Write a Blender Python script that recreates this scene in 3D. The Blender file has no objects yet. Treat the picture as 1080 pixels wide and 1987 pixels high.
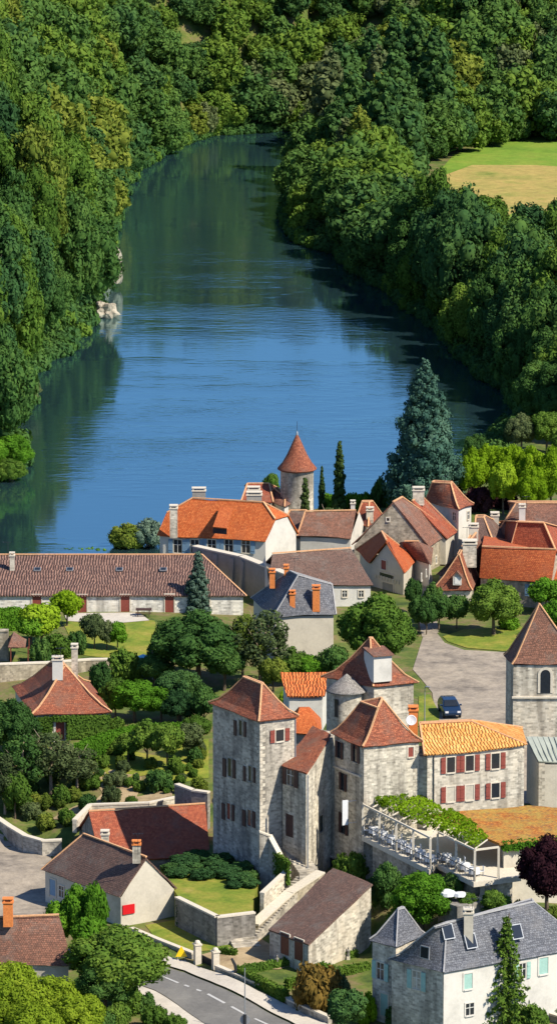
import bpy, math, random
import numpy as np
from mathutils import Vector, Matrix
S = bpy.context.scene
R_ = random.Random(7)

# ------------------------------------------------------------ camera, sky, sun, exposure
CAM_H = 122.0; FPX = 9500.0; W0, H0 = 1080.0, 1987.0
PITCH = math.atan(1893.5 / FPX)
cd = bpy.data.cameras.new('camera'); cam = bpy.data.objects.new('camera', cd); S.collection.objects.link(cam)
cam.location = (0, 0, CAM_H); cam.rotation_euler = (math.pi / 2 - PITCH, 0, 0)
cd.sensor_fit = 'VERTICAL'; cd.sensor_height = 24; cd.lens = 24 * FPX / H0
cd.clip_start = 5; cd.clip_end = 6000
S.camera = cam
SUN_EL = math.radians(46); SUN_AZ = math.radians(-35)      # sun stands to the right and behind the camera
sd = Vector((math.cos(SUN_EL) * math.cos(SUN_AZ), math.cos(SUN_EL) * math.sin(SUN_AZ), math.sin(SUN_EL)))
w = bpy.data.worlds.new('World'); S.world = w; w.use_nodes = True
nt = w.node_tree; bg = nt.nodes['Background']
sky = nt.nodes.new('ShaderNodeTexSky'); sky.sky_type = 'NISHITA'; sky.sun_disc = False
sky.sun_elevation = SUN_EL; sky.sun_rotation = math.atan2(sd.x, sd.y)
sky.air_density = 0.75; sky.dust_density = 0.3; sky.ozone_density = 9.0
nt.links.new(sky.outputs[0], bg.inputs[0]); bg.inputs[1].default_value = 0.128
sl = bpy.data.lights.new('sun', 'SUN'); sl.energy = 5.0; sl.angle = math.radians(0.5); sl.color = (1, .93, .80)
so = bpy.data.objects.new('sun', sl); S.collection.objects.link(so)
so.rotation_euler = sd.to_track_quat('Z', 'Y').to_euler(); so.location = sd * 300
S.view_settings.view_transform = 'Standard'; S.view_settings.look = 'None'
S.view_settings.exposure = 0.62; S.view_settings.gamma = 1
S.cycles.max_bounces = 5; S.cycles.transparent_max_bounces = 4

def _ray(px, py):
    u = (px - 540) / FPX; v = (H0 / 2 - py) / FPX
    c, s = math.cos(PITCH), math.sin(PITCH)
    return u, c + v * s, -s + v * c
def X(px, py, z):                      # the point of height z seen at a pixel of the survey photo
    a, b, c = _ray(px, py); t = (z - CAM_H) / c
    return Vector((a * t, b * t, z))
def XD(px, py, d):
    a, b, c = _ray(px, py); t = d / b
    return Vector((a * t, d, CAM_H + c * t))
def XP(px, py, A, B):                  # pixel onto the vertical plane through A and B
    r = Vector(_ray(px, py)); n = Vector((-(B.y - A.y), B.x - A.x, 0)).normalized()
    t = n.dot(Vector((A.x, A.y, 0)) - Vector((0, 0, 0))) / n.dot(r)
    return Vector((0, 0, CAM_H)) + r * t

# ------------------------------------------------------------ materials
def newmat(name):
    m = bpy.data.materials.new(name); m.use_nodes = True
    n = m.node_tree; n.nodes.clear()
    out = n.nodes.new('ShaderNodeOutputMaterial'); b = n.nodes.new('ShaderNodeBsdfPrincipled')
    n.links.new(b.outputs[0], out.inputs[0]); b.inputs['Roughness'].default_value = .85
    b.inputs['Specular IOR Level'].default_value = .25
    return m, n, b
def N(n, t, **k):
    x = n.nodes.new(t)
    for a, v in k.items():
        if a.startswith('i_'):
            key = a[2:]; key = int(key) if key.isdigit() else key.replace('_', ' ')
            x.inputs[key].default_value = v
        else: setattr(x, a, v)
    return x
def ramp(n, src, stops):
    r = n.nodes.new('ShaderNodeValToRGB'); e = r.color_ramp.elements
    while len(e) > 1: e.remove(e[-1])
    e[0].position = stops[0][0]; e[0].color = (*stops[0][1], 1)
    for p, c in stops[1:]:
        x = e.new(p); x.color = (*c, 1)
    n.links.new(src, r.inputs[0]); return r.outputs[0]
def mixc(n, f, a, b, mode='MIX'):
    m = n.nodes.new('ShaderNodeMix'); m.data_type = 'RGBA'; m.blend_type = mode
    for i, s in ((0, f), (6, a), (7, b)):
        if isinstance(s, (int, float)): m.inputs[i].default_value = s
        elif isinstance(s, tuple): m.inputs[i].default_value = (*s, 1)
        else: n.links.new(s, m.inputs[i])
    return m.outputs[2]
def pos_noise(n, scale, detail=4, off=0, rough=.6):
    g = N(n, 'ShaderNodeNewGeometry'); x = N(n, 'ShaderNodeTexNoise'); x.inputs['Scale'].default_value = scale
    x.inputs['Detail'].default_value = detail; x.inputs['Roughness'].default_value = rough
    if off:
        a = N(n, 'ShaderNodeVectorMath', operation='ADD'); a.inputs[1].default_value = (off, off * 2, off * 3)
        n.links.new(g.outputs['Position'], a.inputs[0]); n.links.new(a.outputs[0], x.inputs['Vector'])
    else: n.links.new(g.outputs['Position'], x.inputs['Vector'])
    return x.outputs[0]
def bump(n, b, src, s=.5, d=.05):
    x = n.nodes.new('ShaderNodeBump'); x.inputs['Strength'].default_value = s; x.inputs['Distance'].default_value = d
    n.links.new(src, x.inputs['Height']); n.links.new(x.outputs[0], b.inputs['Normal'])
def sc(c, k): return tuple(max(0, min(1, v * k)) for v in c)

def m_stone(name, col, stain=(.16, .14, .11), bw=.42, bh=.2, mort=1.25, st=.55, seed=0):
    m, n, b = newmat(name)
    uv = N(n, 'ShaderNodeUVMap'); bk = N(n, 'ShaderNodeTexBrick')
    # the joints wander so that no course is dead straight
    wn = N(n, 'ShaderNodeTexNoise'); wn.inputs['Scale'].default_value = 1.1; n.links.new(uv.outputs[0], wn.inputs['Vector'])
    va = N(n, 'ShaderNodeVectorMath', operation='MULTIPLY_ADD'); va.inputs[1].default_value = (.28, .28, .28)
    n.links.new(wn.outputs['Color'], va.inputs[0]); n.links.new(uv.outputs[0], va.inputs[2]); n.links.new(va.outputs[0], bk.inputs['Vector'])
    bk.inputs['Scale'].default_value = 1; bk.inputs['Brick Width'].default_value = bw; bk.inputs['Row Height'].default_value = bh
    bk.inputs['Mortar Size'].default_value = .018; bk.inputs['Mortar Smooth'].default_value = .3
    bk.inputs['Color1'].default_value = (*sc(col, .62), 1); bk.inputs['Color2'].default_value = (*sc(col, 1.25), 1)
    bk.inputs['Mortar'].default_value = (*sc(col, mort * .8), 1)
    f = ramp(n, pos_noise(n, .35, 6, seed + 3, .7), [(.46, (0, 0, 0)), (.72, (1, 1, 1))])
    c1 = mixc(n, f, bk.outputs[0], sc(stain, 1.5))
    f2 = ramp(n, pos_noise(n, 2.3, 5, seed + 9, .75), [(.3, (.62, .62, .62)), (.7, (1.15, 1.15, 1.15))])
    c2 = mixc(n, st, c1, f2, 'MULTIPLY')
    gg = N(n, 'ShaderNodeNewGeometry'); mm = N(n, 'ShaderNodeMapping'); mm.inputs['Scale'].default_value = (1.1, 1.1, .16); mm.inputs['Location'].default_value = (seed, 0, 0); n.links.new(gg.outputs['Position'], mm.inputs[0])
    sn = N(n, 'ShaderNodeTexNoise'); sn.inputs['Scale'].default_value = 1; sn.inputs['Detail'].default_value = 5; n.links.new(mm.outputs[0], sn.inputs['Vector'])
    c2 = mixc(n, .85, c2, ramp(n, sn.outputs[0], [(.36, (.55, .54, .53)), (.5, (1, 1, 1)), (.68, (1.12, 1.1, 1.06))]), 'MULTIPLY')
    n.links.new(c2, b.inputs['Base Color']); bump(n, b, bk.outputs['Fac'], -.5, .03)
    return m
def m_plaster(name, col, seed=0, st=.5):
    m, n, b = newmat(name)
    a = ramp(n, pos_noise(n, .5, 7, seed, .7), [(.3, sc(col, .78)), (.5, col), (.75, sc(col, 1.12))])
    f2 = ramp(n, pos_noise(n, 4, 5, seed + 5, .8), [(.3, (.75, .74, .72)), (.65, (1.05, 1.05, 1.05))])
    n.links.new(mixc(n, st, a, f2, 'MULTIPLY'), b.inputs['Base Color']); bump(n, b, pos_noise(n, 6, 4), .3, .03); return m
def m_tile(name, c1, c2, patch, row=.17, wid=.2, pf=(.5, .7), seed=0, lich=(.30, .24, .17), lf=(.62, .72)):
    m, n, b = newmat(name)
    uv = N(n, 'ShaderNodeUVMap'); bk = N(n, 'ShaderNodeTexBrick')
    wn = N(n, 'ShaderNodeTexNoise'); wn.inputs['Scale'].default_value = .5; n.links.new(uv.outputs[0], wn.inputs['Vector'])
    va = N(n, 'ShaderNodeVectorMath', operation='MULTIPLY_ADD'); va.inputs[1].default_value = (.2, .2, .2)
    n.links.new(wn.outputs['Color'], va.inputs[0]); n.links.new(uv.outputs[0], va.inputs[2]); n.links.new(va.outputs[0], bk.inputs['Vector'])
    bk.inputs['Scale'].default_value = 1; bk.inputs['Brick Width'].default_value = wid; bk.inputs['Row Height'].default_value = row
    bk.inputs['Mortar Size'].default_value = .02; bk.inputs['Mortar Smooth'].default_value = .5; bk.inputs['Bias'].default_value = -.1
    bk.inputs['Color1'].default_value = (*c1, 1); bk.inputs['Color2'].default_value = (*c2, 1); bk.inputs['Mortar'].default_value = (*sc(c1, .35), 1)
    f = ramp(n, pos_noise(n, .45, 8, seed + 2, .75), [(pf[0], (0, 0, 0)), (pf[1], (1, 1, 1))])
    a = mixc(n, f, bk.outputs[0], patch)
    l = ramp(n, pos_noise(n, 2.2, 6, seed + 7, .8), [(lf[0], (0, 0, 0)), (lf[1], (1, 1, 1))])
    a = mixc(n, l, a, lich)
    g = ramp(n, pos_noise(n, 5, 3, seed + 4, .8), [(.32, (.62, .6, .6)), (.65, (1.15, 1.15, 1.15))])
    a = mixc(n, .8, a, g, 'MULTIPLY')
    n.links.new(a, b.inputs['Base Color']); bump(n, b, bk.outputs['Fac'], -.6, .03); return m
def m_canal(name, c1, c2, dark, pitch=.26, seed=0):
    m, n, b = newmat(name)
    uv = N(n, 'ShaderNodeUVMap'); sp = N(n, 'ShaderNodeSeparateXYZ'); n.links.new(uv.outputs[0], sp.inputs[0])
    def mt(op, a, bb=None):
        x = N(n, 'ShaderNodeMath', operation=op)
        for i, s in enumerate((a, bb)):
            if s is None: continue
            if isinstance(s, (int, float)): x.inputs[i].default_value = s
            else: n.links.new(s, x.inputs[i])
        return x.outputs[0]
    nu = pos_noise(n, 1.3, 2); u = mt('ADD', sp.outputs[0], mt('MULTIPLY', nu, .16))
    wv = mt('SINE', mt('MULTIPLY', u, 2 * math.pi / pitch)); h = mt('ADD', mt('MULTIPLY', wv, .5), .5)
    wn = N(n, 'ShaderNodeTexWhiteNoise', noise_dimensions='2D')
    cb = N(n, 'ShaderNodeCombineXYZ'); n.links.new(mt('FLOOR', mt('DIVIDE', u, pitch)), cb.inputs[0])
    n.links.new(mt('FLOOR', mt('DIVIDE', sp.outputs[1], .38)), cb.inputs[1]); n.links.new(cb.outputs[0], wn.inputs['Vector'])
    a = ramp(n, wn.outputs[0], [(0, c1), (.5, mixt(c1, c2)), (1, c2)])
    f = ramp(n, pos_noise(n, .6, 7, seed + 3, .7), [(.45, (0, 0, 0)), (.7, (1, 1, 1))])
    a = mixc(n, mixc(n, .6, (0, 0, 0), f), a, dark)
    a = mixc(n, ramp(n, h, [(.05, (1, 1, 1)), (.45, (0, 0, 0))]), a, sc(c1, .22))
    n.links.new(a, b.inputs['Base Color']); bump(n, b, h, 1, .07); return m
def mixt(a, b): return tuple((x + y) / 2 for x, y in zip(a, b))
def m_flat(name, col, rough=.6, metal=0, var=.15, scale=3, spec=.3):
    m, n, b = newmat(name)
    a = ramp(n, pos_noise(n, scale, 5, 1, .7), [(.3, sc(col, 1 - var)), (.7, sc(col, 1 + var))])
    n.links.new(a, b.inputs['Base Color']); b.inputs['Roughness'].default_value = rough; b.inputs['Metallic'].default_value = metal
    b.inputs['Specular IOR Level'].default_value = spec; return m
def m_leaf(name, dark, mid, light, trans=.22, nscale=.25):
    m = bpy.data.materials.new(name); m.use_nodes = True; n = m.node_tree; n.nodes.clear()
    out = n.nodes.new('ShaderNodeOutputMaterial')
    g = N(n, 'ShaderNodeNewGeometry'); oi = N(n, 'ShaderNodeObjectInfo')
    def mad(a, k, c):
        x = N(n, 'ShaderNodeMath', operation='MULTIPLY_ADD'); n.links.new(a, x.inputs[0]); x.inputs[1].default_value = k
        if isinstance(c, (int, float)): x.inputs[2].default_value = c
        else: n.links.new(c, x.inputs[2])
        return x.outputs[0]
    v = mad(g.outputs['Random Per Island'], .24, mad(oi.outputs['Random'], .34, mad(pos_noise(n, nscale, 3), 1.05, -.31)))
    c = ramp(n, v, [(.05, dark), (.5, mid), (.95, light)])
    d = N(n, 'ShaderNodeBsdfDiffuse'); t = N(n, 'ShaderNodeBsdfTranslucent'); mx = N(n, 'ShaderNodeMixShader'); mx.inputs[0].default_value = trans
    n.links.new(c, d.inputs[0]); n.links.new(mixc(n, 1, c, (1, 1, .55), 'MULTIPLY'), t.inputs[0])
    n.links.new(d.outputs[0], mx.inputs[1]); n.links.new(t.outputs[0], mx.inputs[2]); n.links.new(mx.outputs[0], out.inputs[0])
    return m
def m_ground(name, cols, s1=.15, s2=1.2, st=.5, rough=.95):
    m, n, b = newmat(name); k = len(cols)
    a = ramp(n, pos_noise(n, s1, 7, 0, .65), [(.3 + .4 * i / (k - 1), c) for i, c in enumerate(cols)])
    g = ramp(n, pos_noise(n, s2, 6, 5, .8), [(.3, (.6, .6, .6)), (.7, (1.25, 1.25, 1.25))])
    n.links.new(mixc(n, st, a, g, 'MULTIPLY'), b.inputs['Base Color']); b.inputs['Roughness'].default_value = rough
    bump(n, b, pos_noise(n, 3, 5), .5, .08); return m

M = {}
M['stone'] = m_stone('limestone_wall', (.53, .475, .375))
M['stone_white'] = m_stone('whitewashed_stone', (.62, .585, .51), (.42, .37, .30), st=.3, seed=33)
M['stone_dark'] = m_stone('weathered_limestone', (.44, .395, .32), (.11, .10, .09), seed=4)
M['stone_rubble'] = m_stone('rubble_stone', (.38, .325, .24), (.2, .17, .12), bw=.33, bh=.22, st=.8, seed=9)
M['stone_pale'] = m_stone('pale_limestone', (.50, .45, .36), (.33, .28, .21), st=.35, seed=14)
M['stone_grey'] = m_stone('grey_stone', (.24, .22, .19), (.10, .10, .09), seed=19)
M['plaster'] = m_plaster('old_plaster', (.50, .45, .36), 3)
M['plaster_white'] = m_plaster('white_plaster', (.55, .52, .46), 6, .25)
M['plaster_cream'] = m_plaster('cream_render', (.50, .45, .36), 8, .4)
M['plaster_grey'] = m_plaster('grey_render', (.26, .25, .22), 12, .6)
M['tile_brown'] = m_tile('brown_flat_tile', (.17, .085, .058), (.30, .135, .085), (.17, .13, .105), seed=1)
M['tile_dark'] = m_tile('dark_brown_tile', (.12, .075, .06), (.20, .115, .085), (.15, .125, .105), seed=5)
M['tile_red'] = m_tile('red_flat_tile', (.27, .065, .034), (.42, .12, .055), (.21, .10, .065), seed=8, lich=(.36, .22, .14))
M['tile_rust'] = m_tile('rust_flat_tile', (.21, .06, .032), (.40, .135, .065), (.17, .09, .06), seed=11, pf=(.47, .66))
M['tile_orange'] = m_tile('bright_orange_tile', (.38, .08, .026), (.56, .15, .045), (.34, .10, .04), seed=13, lich=(.50, .28, .15), lf=(.64, .78))
M['tile_mansion'] = m_tile('faded_orange_tile', (.46, .10, .024), (.62, .18, .05), (.30, .075, .025), seed=17, lich=(.62, .38, .2), lf=(.7, .82))
M['canal_brown'] = m_canal('brown_canal_tile', (.13, .07, .055), (.29, .165, .12), (.13, .085, .072), .3, 1)
M['canal_orange'] = m_canal('orange_canal_tile', (.62, .24, .05), (.80, .44, .14), (.50, .20, .05), .3, 2)
M['canal_red'] = m_canal('red_canal_tile', (.55, .13, .03), (.68, .21, .06), (.42, .10, .03), .3, 3)
M['slate'] = m_tile('blue_grey_slate', (.095, .10, .115), (.19, .195, .21), (.15, .145, .145), row=.2, wid=.22, seed=21, lich=(.26, .25, .23))
M['slate_dark'] = m_tile('dark_slate', (.075, .08, .095), (.14, .145, .155), (.12, .115, .11), row=.2, wid=.22, seed=24, lich=(.2, .19, .17))
M['lauze'] = m_tile('stone_lauze', (.20, .185, .165), (.34, .315, .28), (.25, .22, .19), seed=27)
M['ridge'] = m_flat('pale_ridge_tile', (.55, .30, .15), .9, var=.3, scale=5)
M['ridge_grey'] = m_flat('lead_ridge', (.33, .32, .31), .7, var=.2)
M['brick'] = m_flat('orange_chimney_brick', (.60, .19, .05), .9, var=.25, scale=6)
M['wood_red'] = m_flat('oxblood_painted_wood', (.21, .05, .035), .6, var=.2, scale=6)
M['wood_brown'] = m_flat('brown_stained_wood', (.15, .045, .025), .6, var=.3, scale=6)
M['wood_dark'] = m_flat('dark_wood', (.06, .03, .025), .6, var=.3)
M['wood_teal'] = m_flat('pale_teal_paint', (.28, .44, .38), .6, var=.1)
M['wood_blue'] = m_flat('blue_paint', (.16, .26, .36), .6, var=.1)
M['wood_white'] = m_flat('white_paint', (.68, .66, .6), .6, var=.06)
M['glass'] = m_flat('dark_window_glass', (.018, .022, .028), .12, spec=.5)
M['curtain'] = m_flat('cream_curtain', (.42, .38, .3), .9)
M['trim'] = m_flat('dressed_stone', (.54, .48, .38), .9, var=.15, scale=5)
M['zinc'] = m_flat('grey_zinc', (.30, .31, .32), .45, .4, var=.1)
M['dark_metal'] = m_flat('dark_metal', (.03, .032, .035), .5, .3)
M['zinc_roof'] = m_flat('pale_green_metal_sheet', (.34, .36, .30), .55, .1, var=.1, scale=1)
M['white'] = m_flat('white_fabric', (.6, .6, .6), .8, var=.05)
M['bark'] = m_flat('bark', (.10, .075, .05), .95, var=.35, scale=5)
M['bark_pale'] = m_flat('pale_bark', (.26, .20, .14), .95, var=.35, scale=5)
M['red_sign'] = m_flat('red_sign_paint', (.50, .008, .012), .5, var=.06)
M['yellow'] = m_flat('yellow_sign_paint', (.85, .55, .01), .5, var=.05)
M['leaf_dark'] = m_leaf('oak_leaves', (.021, .053, .016), (.052, .112, .027), (.112, .19, .04))
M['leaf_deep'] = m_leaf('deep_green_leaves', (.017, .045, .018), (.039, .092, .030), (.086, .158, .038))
M['leaf_mid'] = m_leaf('green_leaves', (.028, .062, .012), (.076, .142, .022), (.155, .225, .034))
M['leaf_yellow'] = m_leaf('yellow_green_leaves', (.035, .062, .012), (.10, .14, .022), (.21, .235, .038))
M['leaf_lime'] = m_leaf('lime_leaves', (.07, .14, .008), (.19, .31, .014), (.33, .45, .035), .35)
M['leaf_bright'] = m_leaf('fresh_green_leaves', (.03, .085, .01), (.09, .21, .018), (.18, .32, .03), .3)
M['leaf_bright_yellow'] = m_leaf('bright_yellow_green_leaves', (.07, .11, .012), (.19, .27, .02), (.33, .40, .04), .35)  # light yellow green leaf tones
M['leaf_olive'] = m_leaf('olive_leaves', (.032, .05, .02), (.08, .11, .042), (.155, .18, .075))
M['leaf_grey'] = m_leaf('grey_green_needles', (.03, .06, .045), (.075, .12, .085), (.15, .20, .14), .1)
M['leaf_blue'] = m_leaf('blue_green_needles', (.018, .05, .04), (.055, .115, .08), (.12, .19, .12), .1)
M['leaf_cypress'] = m_leaf('cypress_needles', (.014, .035, .012), (.035, .065, .018), (.075, .105, .03), .08)
M['leaf_purple'] = m_leaf('purple_leaves', (.014, .006, .009), (.038, .014, .018), (.085, .035, .035), .15)
M['leaf_orange'] = m_leaf('russet_leaves', (.06, .055, .015), (.18, .115, .028), (.30, .19, .05), .2)
M['grass'] = m_ground('meadow_grass', [(.035, .06, .014), (.065, .10, .018), (.11, .135, .026), (.17, .13, .06), (.10, .12, .03)], .3, 1.6, .8)
M['lawn'] = m_ground('bright_lawn', [(.08, .13, .012), (.14, .185, .018), (.22, .215, .03), (.30, .24, .06)], .35, 2.2, .8)  # brighter and yellower mix than the meadow grass
M['asphalt'] = m_ground('asphalt', [(.12, .115, .108), (.15, .143, .132), (.19, .18, .162)], .3, 2.5, .35)
M['court'] = m_ground('mottled_court_surface', [(.13, .11, .09), (.25, .21, .165), (.33, .275, .21), (.22, .19, .15)], .3, 1.2, .8)  # pale to dark brown patches scattered by noise
M['pave'] = m_ground('pale_pavement', [(.40, .36, .30), (.47, .42, .35), (.52, .47, .39)], .5, 3, .3)
M['dirt'] = m_ground('dry_earth', [(.20, .14, .08), (.34, .25, .14), (.42, .32, .19)], .5, 3, .5)
M['line'] = m_flat('road_paint', (.42, .41, .39), .7, var=.1)
M['field_gold'] = m_ground('mown_hay', [(.17, .20, .035), (.30, .25, .065), (.37, .27, .08), (.22, .23, .045)], .11, .5, .8)
M['field_green'] = m_ground('green_crop', [(.09, .17, .014), (.14, .23, .02), (.20, .25, .03)], .1, .6, .7)
M['rock'] = m_ground('cliff_rock', [(.16, .14, .11), (.30, .26, .20), (.44, .39, .31)], .5, 2.2, .7)
M['moss_roof'] = m_tile('mossy_orange_tiles', (.34, .10, .02), (.60, .24, .045), (.36, .24, .05), row=.22, wid=.22, pf=(.4, .6), seed=41, lich=(.13, .085, .05), lf=(.52, .66))
M['moss_unused'] = m_ground('mossy_orange_tiles', [(.20, .12, .06), (.40, .20, .035), (.50, .27, .045), (.46, .19, .03), (.55, .11, .015)], .3, 4, 1)

# water: the river
m, n, b = newmat('river_water'); M['water'] = m
n.nodes.remove(b); out = [q for q in n.nodes if q.type == 'OUTPUT_MATERIAL'][0]
df = N(n, 'ShaderNodeBsdfDiffuse'); df.inputs[0].default_value = (.012, .028, .035, 1); gl = N(n, 'ShaderNodeBsdfGlossy'); gl.inputs['Color'].default_value = (.74, 1, 1, 1); gl.inputs['Roughness'].default_value = .05
fr = N(n, 'ShaderNodeFresnel'); fr.inputs['IOR'].default_value = 5; mx = N(n, 'ShaderNodeMixShader')
n.links.new(fr.outputs[0], mx.inputs[0]); n.links.new(df.outputs[0], mx.inputs[1]); n.links.new(gl.outputs[0], mx.inputs[2]); n.links.new(mx.outputs[0], out.inputs[0])
g = N(n, 'ShaderNodeNewGeometry')
mp = N(n, 'ShaderNodeMapping'); mp.inputs['Scale'].default_value = (.35, .8, 1); n.links.new(g.outputs['Position'], mp.inputs[0])
x1 = N(n, 'ShaderNodeTexNoise'); x1.inputs['Scale'].default_value = .9; x1.inputs['Detail'].default_value = 4; x1.inputs['Roughness'].default_value = .55; n.links.new(mp.outputs[0], x1.inputs['Vector'])
x2 = N(n, 'ShaderNodeTexNoise'); x2.inputs['Scale'].default_value = .04; x2.inputs['Detail'].default_value = 5; x2.inputs['Roughness'].default_value = .65; n.links.new(mp.outputs[0], x2.inputs['Vector'])
rr = ramp(n, x2.outputs[0], [(.45, (.12, .12, .12)), (.64, (1, 1, 1))])
mu = N(n, 'ShaderNodeMath', operation='MULTIPLY'); n.links.new(x1.outputs[0], mu.inputs[0]); n.links.new(rr, mu.inputs[1])
bp = N(n, 'ShaderNodeBump'); bp.inputs['Strength'].default_value = 1; bp.inputs['Distance'].default_value = .085; n.links.new(mu.outputs[0], bp.inputs['Height'])
for q in (gl, fr): n.links.new(bp.outputs[0], q.inputs['Normal'])

# ------------------------------------------------------------ mesh helpers
COL = S.collection; OFF = {}
def link(o, parent=None):
    COL.objects.link(o)
    if parent is not None: o.parent = parent
    return o
def tag(o, label=None, cat=None, group=None, kind=None):
    for k, v in (('label', label), ('category', cat), ('group', group), ('kind', kind)):
        if v: o[k] = v
    return o
def empty(name, loc, label, cat, group=None, rz=0):
    o = bpy.data.objects.new(name, None); link(o); o.location = loc; o.rotation_euler.z = rz; o.empty_display_size = .5
    OFF[o.name] = Vector(loc); return tag(o, label, cat, group)
class MB:
    def __init__(s): s.v = []; s.f = []
    def poly(s, pts, flip=False):
        i = len(s.v); s.v += [Vector(p) for p in pts]; f = list(range(i, i + len(pts))); s.f.append(f[::-1] if flip else f); return s
    def box6(s, a):                    # 8 corners: bottom ring 0-3, top ring 4-7
        i = len(s.v); s.v += [Vector(p) for p in a]
        for q in ((3, 2, 1, 0), (4, 5, 6, 7), (0, 1, 5, 4), (1, 2, 6, 5), (2, 3, 7, 6), (3, 0, 4, 7)): s.f.append([i + k for k in q])
        return s
    def box(s, c, size, rz=0):         # c = centre of the bottom
        x, y, z = (k for k in size); c = Vector(c); r = Matrix.Rotation(rz, 3, 'Z')
        a = [c + r @ Vector((sx * x / 2, sy * y / 2, sz * z)) for sz in (0, 1) for sx, sy in ((-1, -1), (1, -1), (1, 1), (-1, 1))]
        return s.box6(a)
    def prism(s, top, zb):             # closed solid: any top polygon, vertical sides down to zb
        n_ = len(top); i = len(s.v); s.v += [Vector(p) for p in top]
        s.v += [Vector((p[0], p[1], zb if isinstance(zb, (int, float)) else zb[k])) for k, p in enumerate(top)]
        area = sum(top[k][0] * top[(k + 1) % n_][1] - top[(k + 1) % n_][0] * top[k][1] for k in range(n_)); ccw = area > 0
        t = list(range(i, i + n_)); b_ = list(range(i + n_, i + 2 * n_))
        s.f.append(t if ccw else t[::-1]); s.f.append(b_[::-1] if ccw else b_)
        for k in range(n_):
            q = [t[k], b_[k], b_[(k + 1) % n_], t[(k + 1) % n_]]; s.f.append(q if ccw else q[::-1])
        return s
    def slab(s, pts, th=.12):          # roof panel with thickness, outward side up
        P = [Vector(p) for p in pts]; nn = Vector((0, 0, 0))
        for k in range(len(P)):
            a, b_ = P[k], P[(k + 1) % len(P)]; nn += Vector(((a.y - b_.y) * (a.z + b_.z), (a.z - b_.z) * (a.x + b_.x), (a.x - b_.x) * (a.y + b_.y)))
        if nn.z < 0: P = P[::-1]; nn = -nn
        nn.normalize(); i = len(s.v); k_ = len(P); s.v += P + [p - nn * th for p in P]
        s.f.append(list(range(i, i + k_))); s.f.append(list(range(i + 2 * k_ - 1, i + k_ - 1, -1)))
        for k in range(k_):
            j = (k + 1) % k_; s.f.append([i + k, i + k + k_, i + j + k_, i + j])
        return s
    def bar(s, p, q, w_=.1, h_=None):
        p, q = Vector(p), Vector(q); h_ = h_ or w_; d = (q - p)
        if d.length < 1e-4: return s
        d.normalize(); up = Vector((0, 0, 1)) if abs(d.z) < .95 else Vector((1, 0, 0))
        a = d.cross(up).normalized() * w_ / 2; b_ = d.cross(a).normalized() * h_ / 2
        return s.box6([p - a - b_, p + a - b_, q + a - b_, q - a - b_, p - a + b_, p + a + b_, q + a + b_, q - a + b_])
    def tube(s, pts, rs, n_=8, caps=True):
        P = [Vector(p) for p in pts]; i0 = len(s.v)
        for k, p in enumerate(P):
            d = (P[min(k + 1, len(P) - 1)] - P[max(k - 1, 0)]).normalized(); up = Vector((0, 0, 1)) if abs(d.z) < .9 else Vector((1, 0, 0))
            a = d.cross(up).normalized(); b_ = d.cross(a).normalized()
            for j in range(n_):
                t = 2 * math.pi * j / n_; s.v.append(p + (a * math.cos(t) + b_ * math.sin(t)) * rs[k])
        for k in range(len(P) - 1):
            for j in range(n_):
                a0 = i0 + k * n_ + j; a1 = i0 + k * n_ + (j + 1) % n_; s.f.append([a0, a0 + n_, a1 + n_, a1])
        if caps: s.f.append([i0 + j for j in range(n_)]); s.f.append([i0 + (len(P) - 1) * n_ + j for j in range(n_)][::-1])
        return s
    def lathe(s, c, prof, n_=24):      # prof = [(r, z)], outward normals
        c = Vector(c); i0 = len(s.v)
        for r, z in prof:
            for j in range(n_):
                t = 2 * math.pi * j / n_; s.v.append(c + Vector((r * math.cos(t), r * math.sin(t), z)))
        for k in range(len(prof) - 1):
            for j in range(n_):
                a0 = i0 + k * n_ + j; a1 = i0 + k * n_ + (j + 1) % n_; s.f.append([a0, a1, a1 + n_, a0 + n_])
        return s
    def build(s, name, mat, parent=None, smooth=False, label=None, obj_off=None):
        if name == 'roof' and not smooth:          # old roofs sag: cut the panels finer and let them settle a little
            import bmesh
            from mathutils import noise
            bm = bmesh.new(); vv = [bm.verts.new(v) for v in s.v]
            for f in s.f: bm.faces.new([vv[i] for i in f])
            ed = [e for e in bm.edges if e.calc_length() > .6]; bmesh.ops.subdivide_edges(bm, edges=ed, cuts=7, use_grid_fill=True)
            for v in bm.verts: v.co.z += noise.noise(v.co * .33) * .16 + noise.noise(v.co * 1.1) * .05 - .05
            bm.verts.index_update(); s.v = [v.co.copy() for v in bm.verts]; s.f = [[v.index for v in f.verts] for f in bm.faces]; bm.free()
        me = bpy.data.meshes.new(name); o = bpy.data.objects.new(name, me)
        off = obj_off if obj_off is not None else (OFF.get(parent.name, Vector()) if parent is not None else Vector())
        vs = [v - off for v in s.v]; me.from_pydata([tuple(v) for v in vs], [], s.f)
        uvl = me.uv_layers.new(name='UVMap'); d = uvl.data; up = Vector((0, 0, 1))
        for p in me.polygons:
            nn = p.normal; u = up.cross(nn)
            u = Vector((1, 0, 0)) if u.length < 1e-3 else u.normalized(); v2 = nn.cross(u)
            for li in p.loop_indices:
                co = s.v[me.loops[li].vertex_index]; d[li].uv = (co.dot(u), co.dot(v2))
        if smooth:
            for p in me.polygons: p.use_smooth = True
        me.materials.append(M[mat]); link(o, parent)
        OFF[o.name] = off
        if label: o['label'] = label
        return o
def top_mesh(mb, name, mat, loc, label, cat, group=None, kind=None, smooth=False):
    o = mb.build(name, mat, None, smooth, obj_off=Vector(loc)); o.location = loc; return tag(o, label, cat, group, kind)
def copy_tree(o, parent=None):
    c = o.copy(); COL.objects.link(c)
    if parent is not None: c.parent = parent
    for ch in list(o.children): copy_tree(ch, c)
    return c

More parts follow.
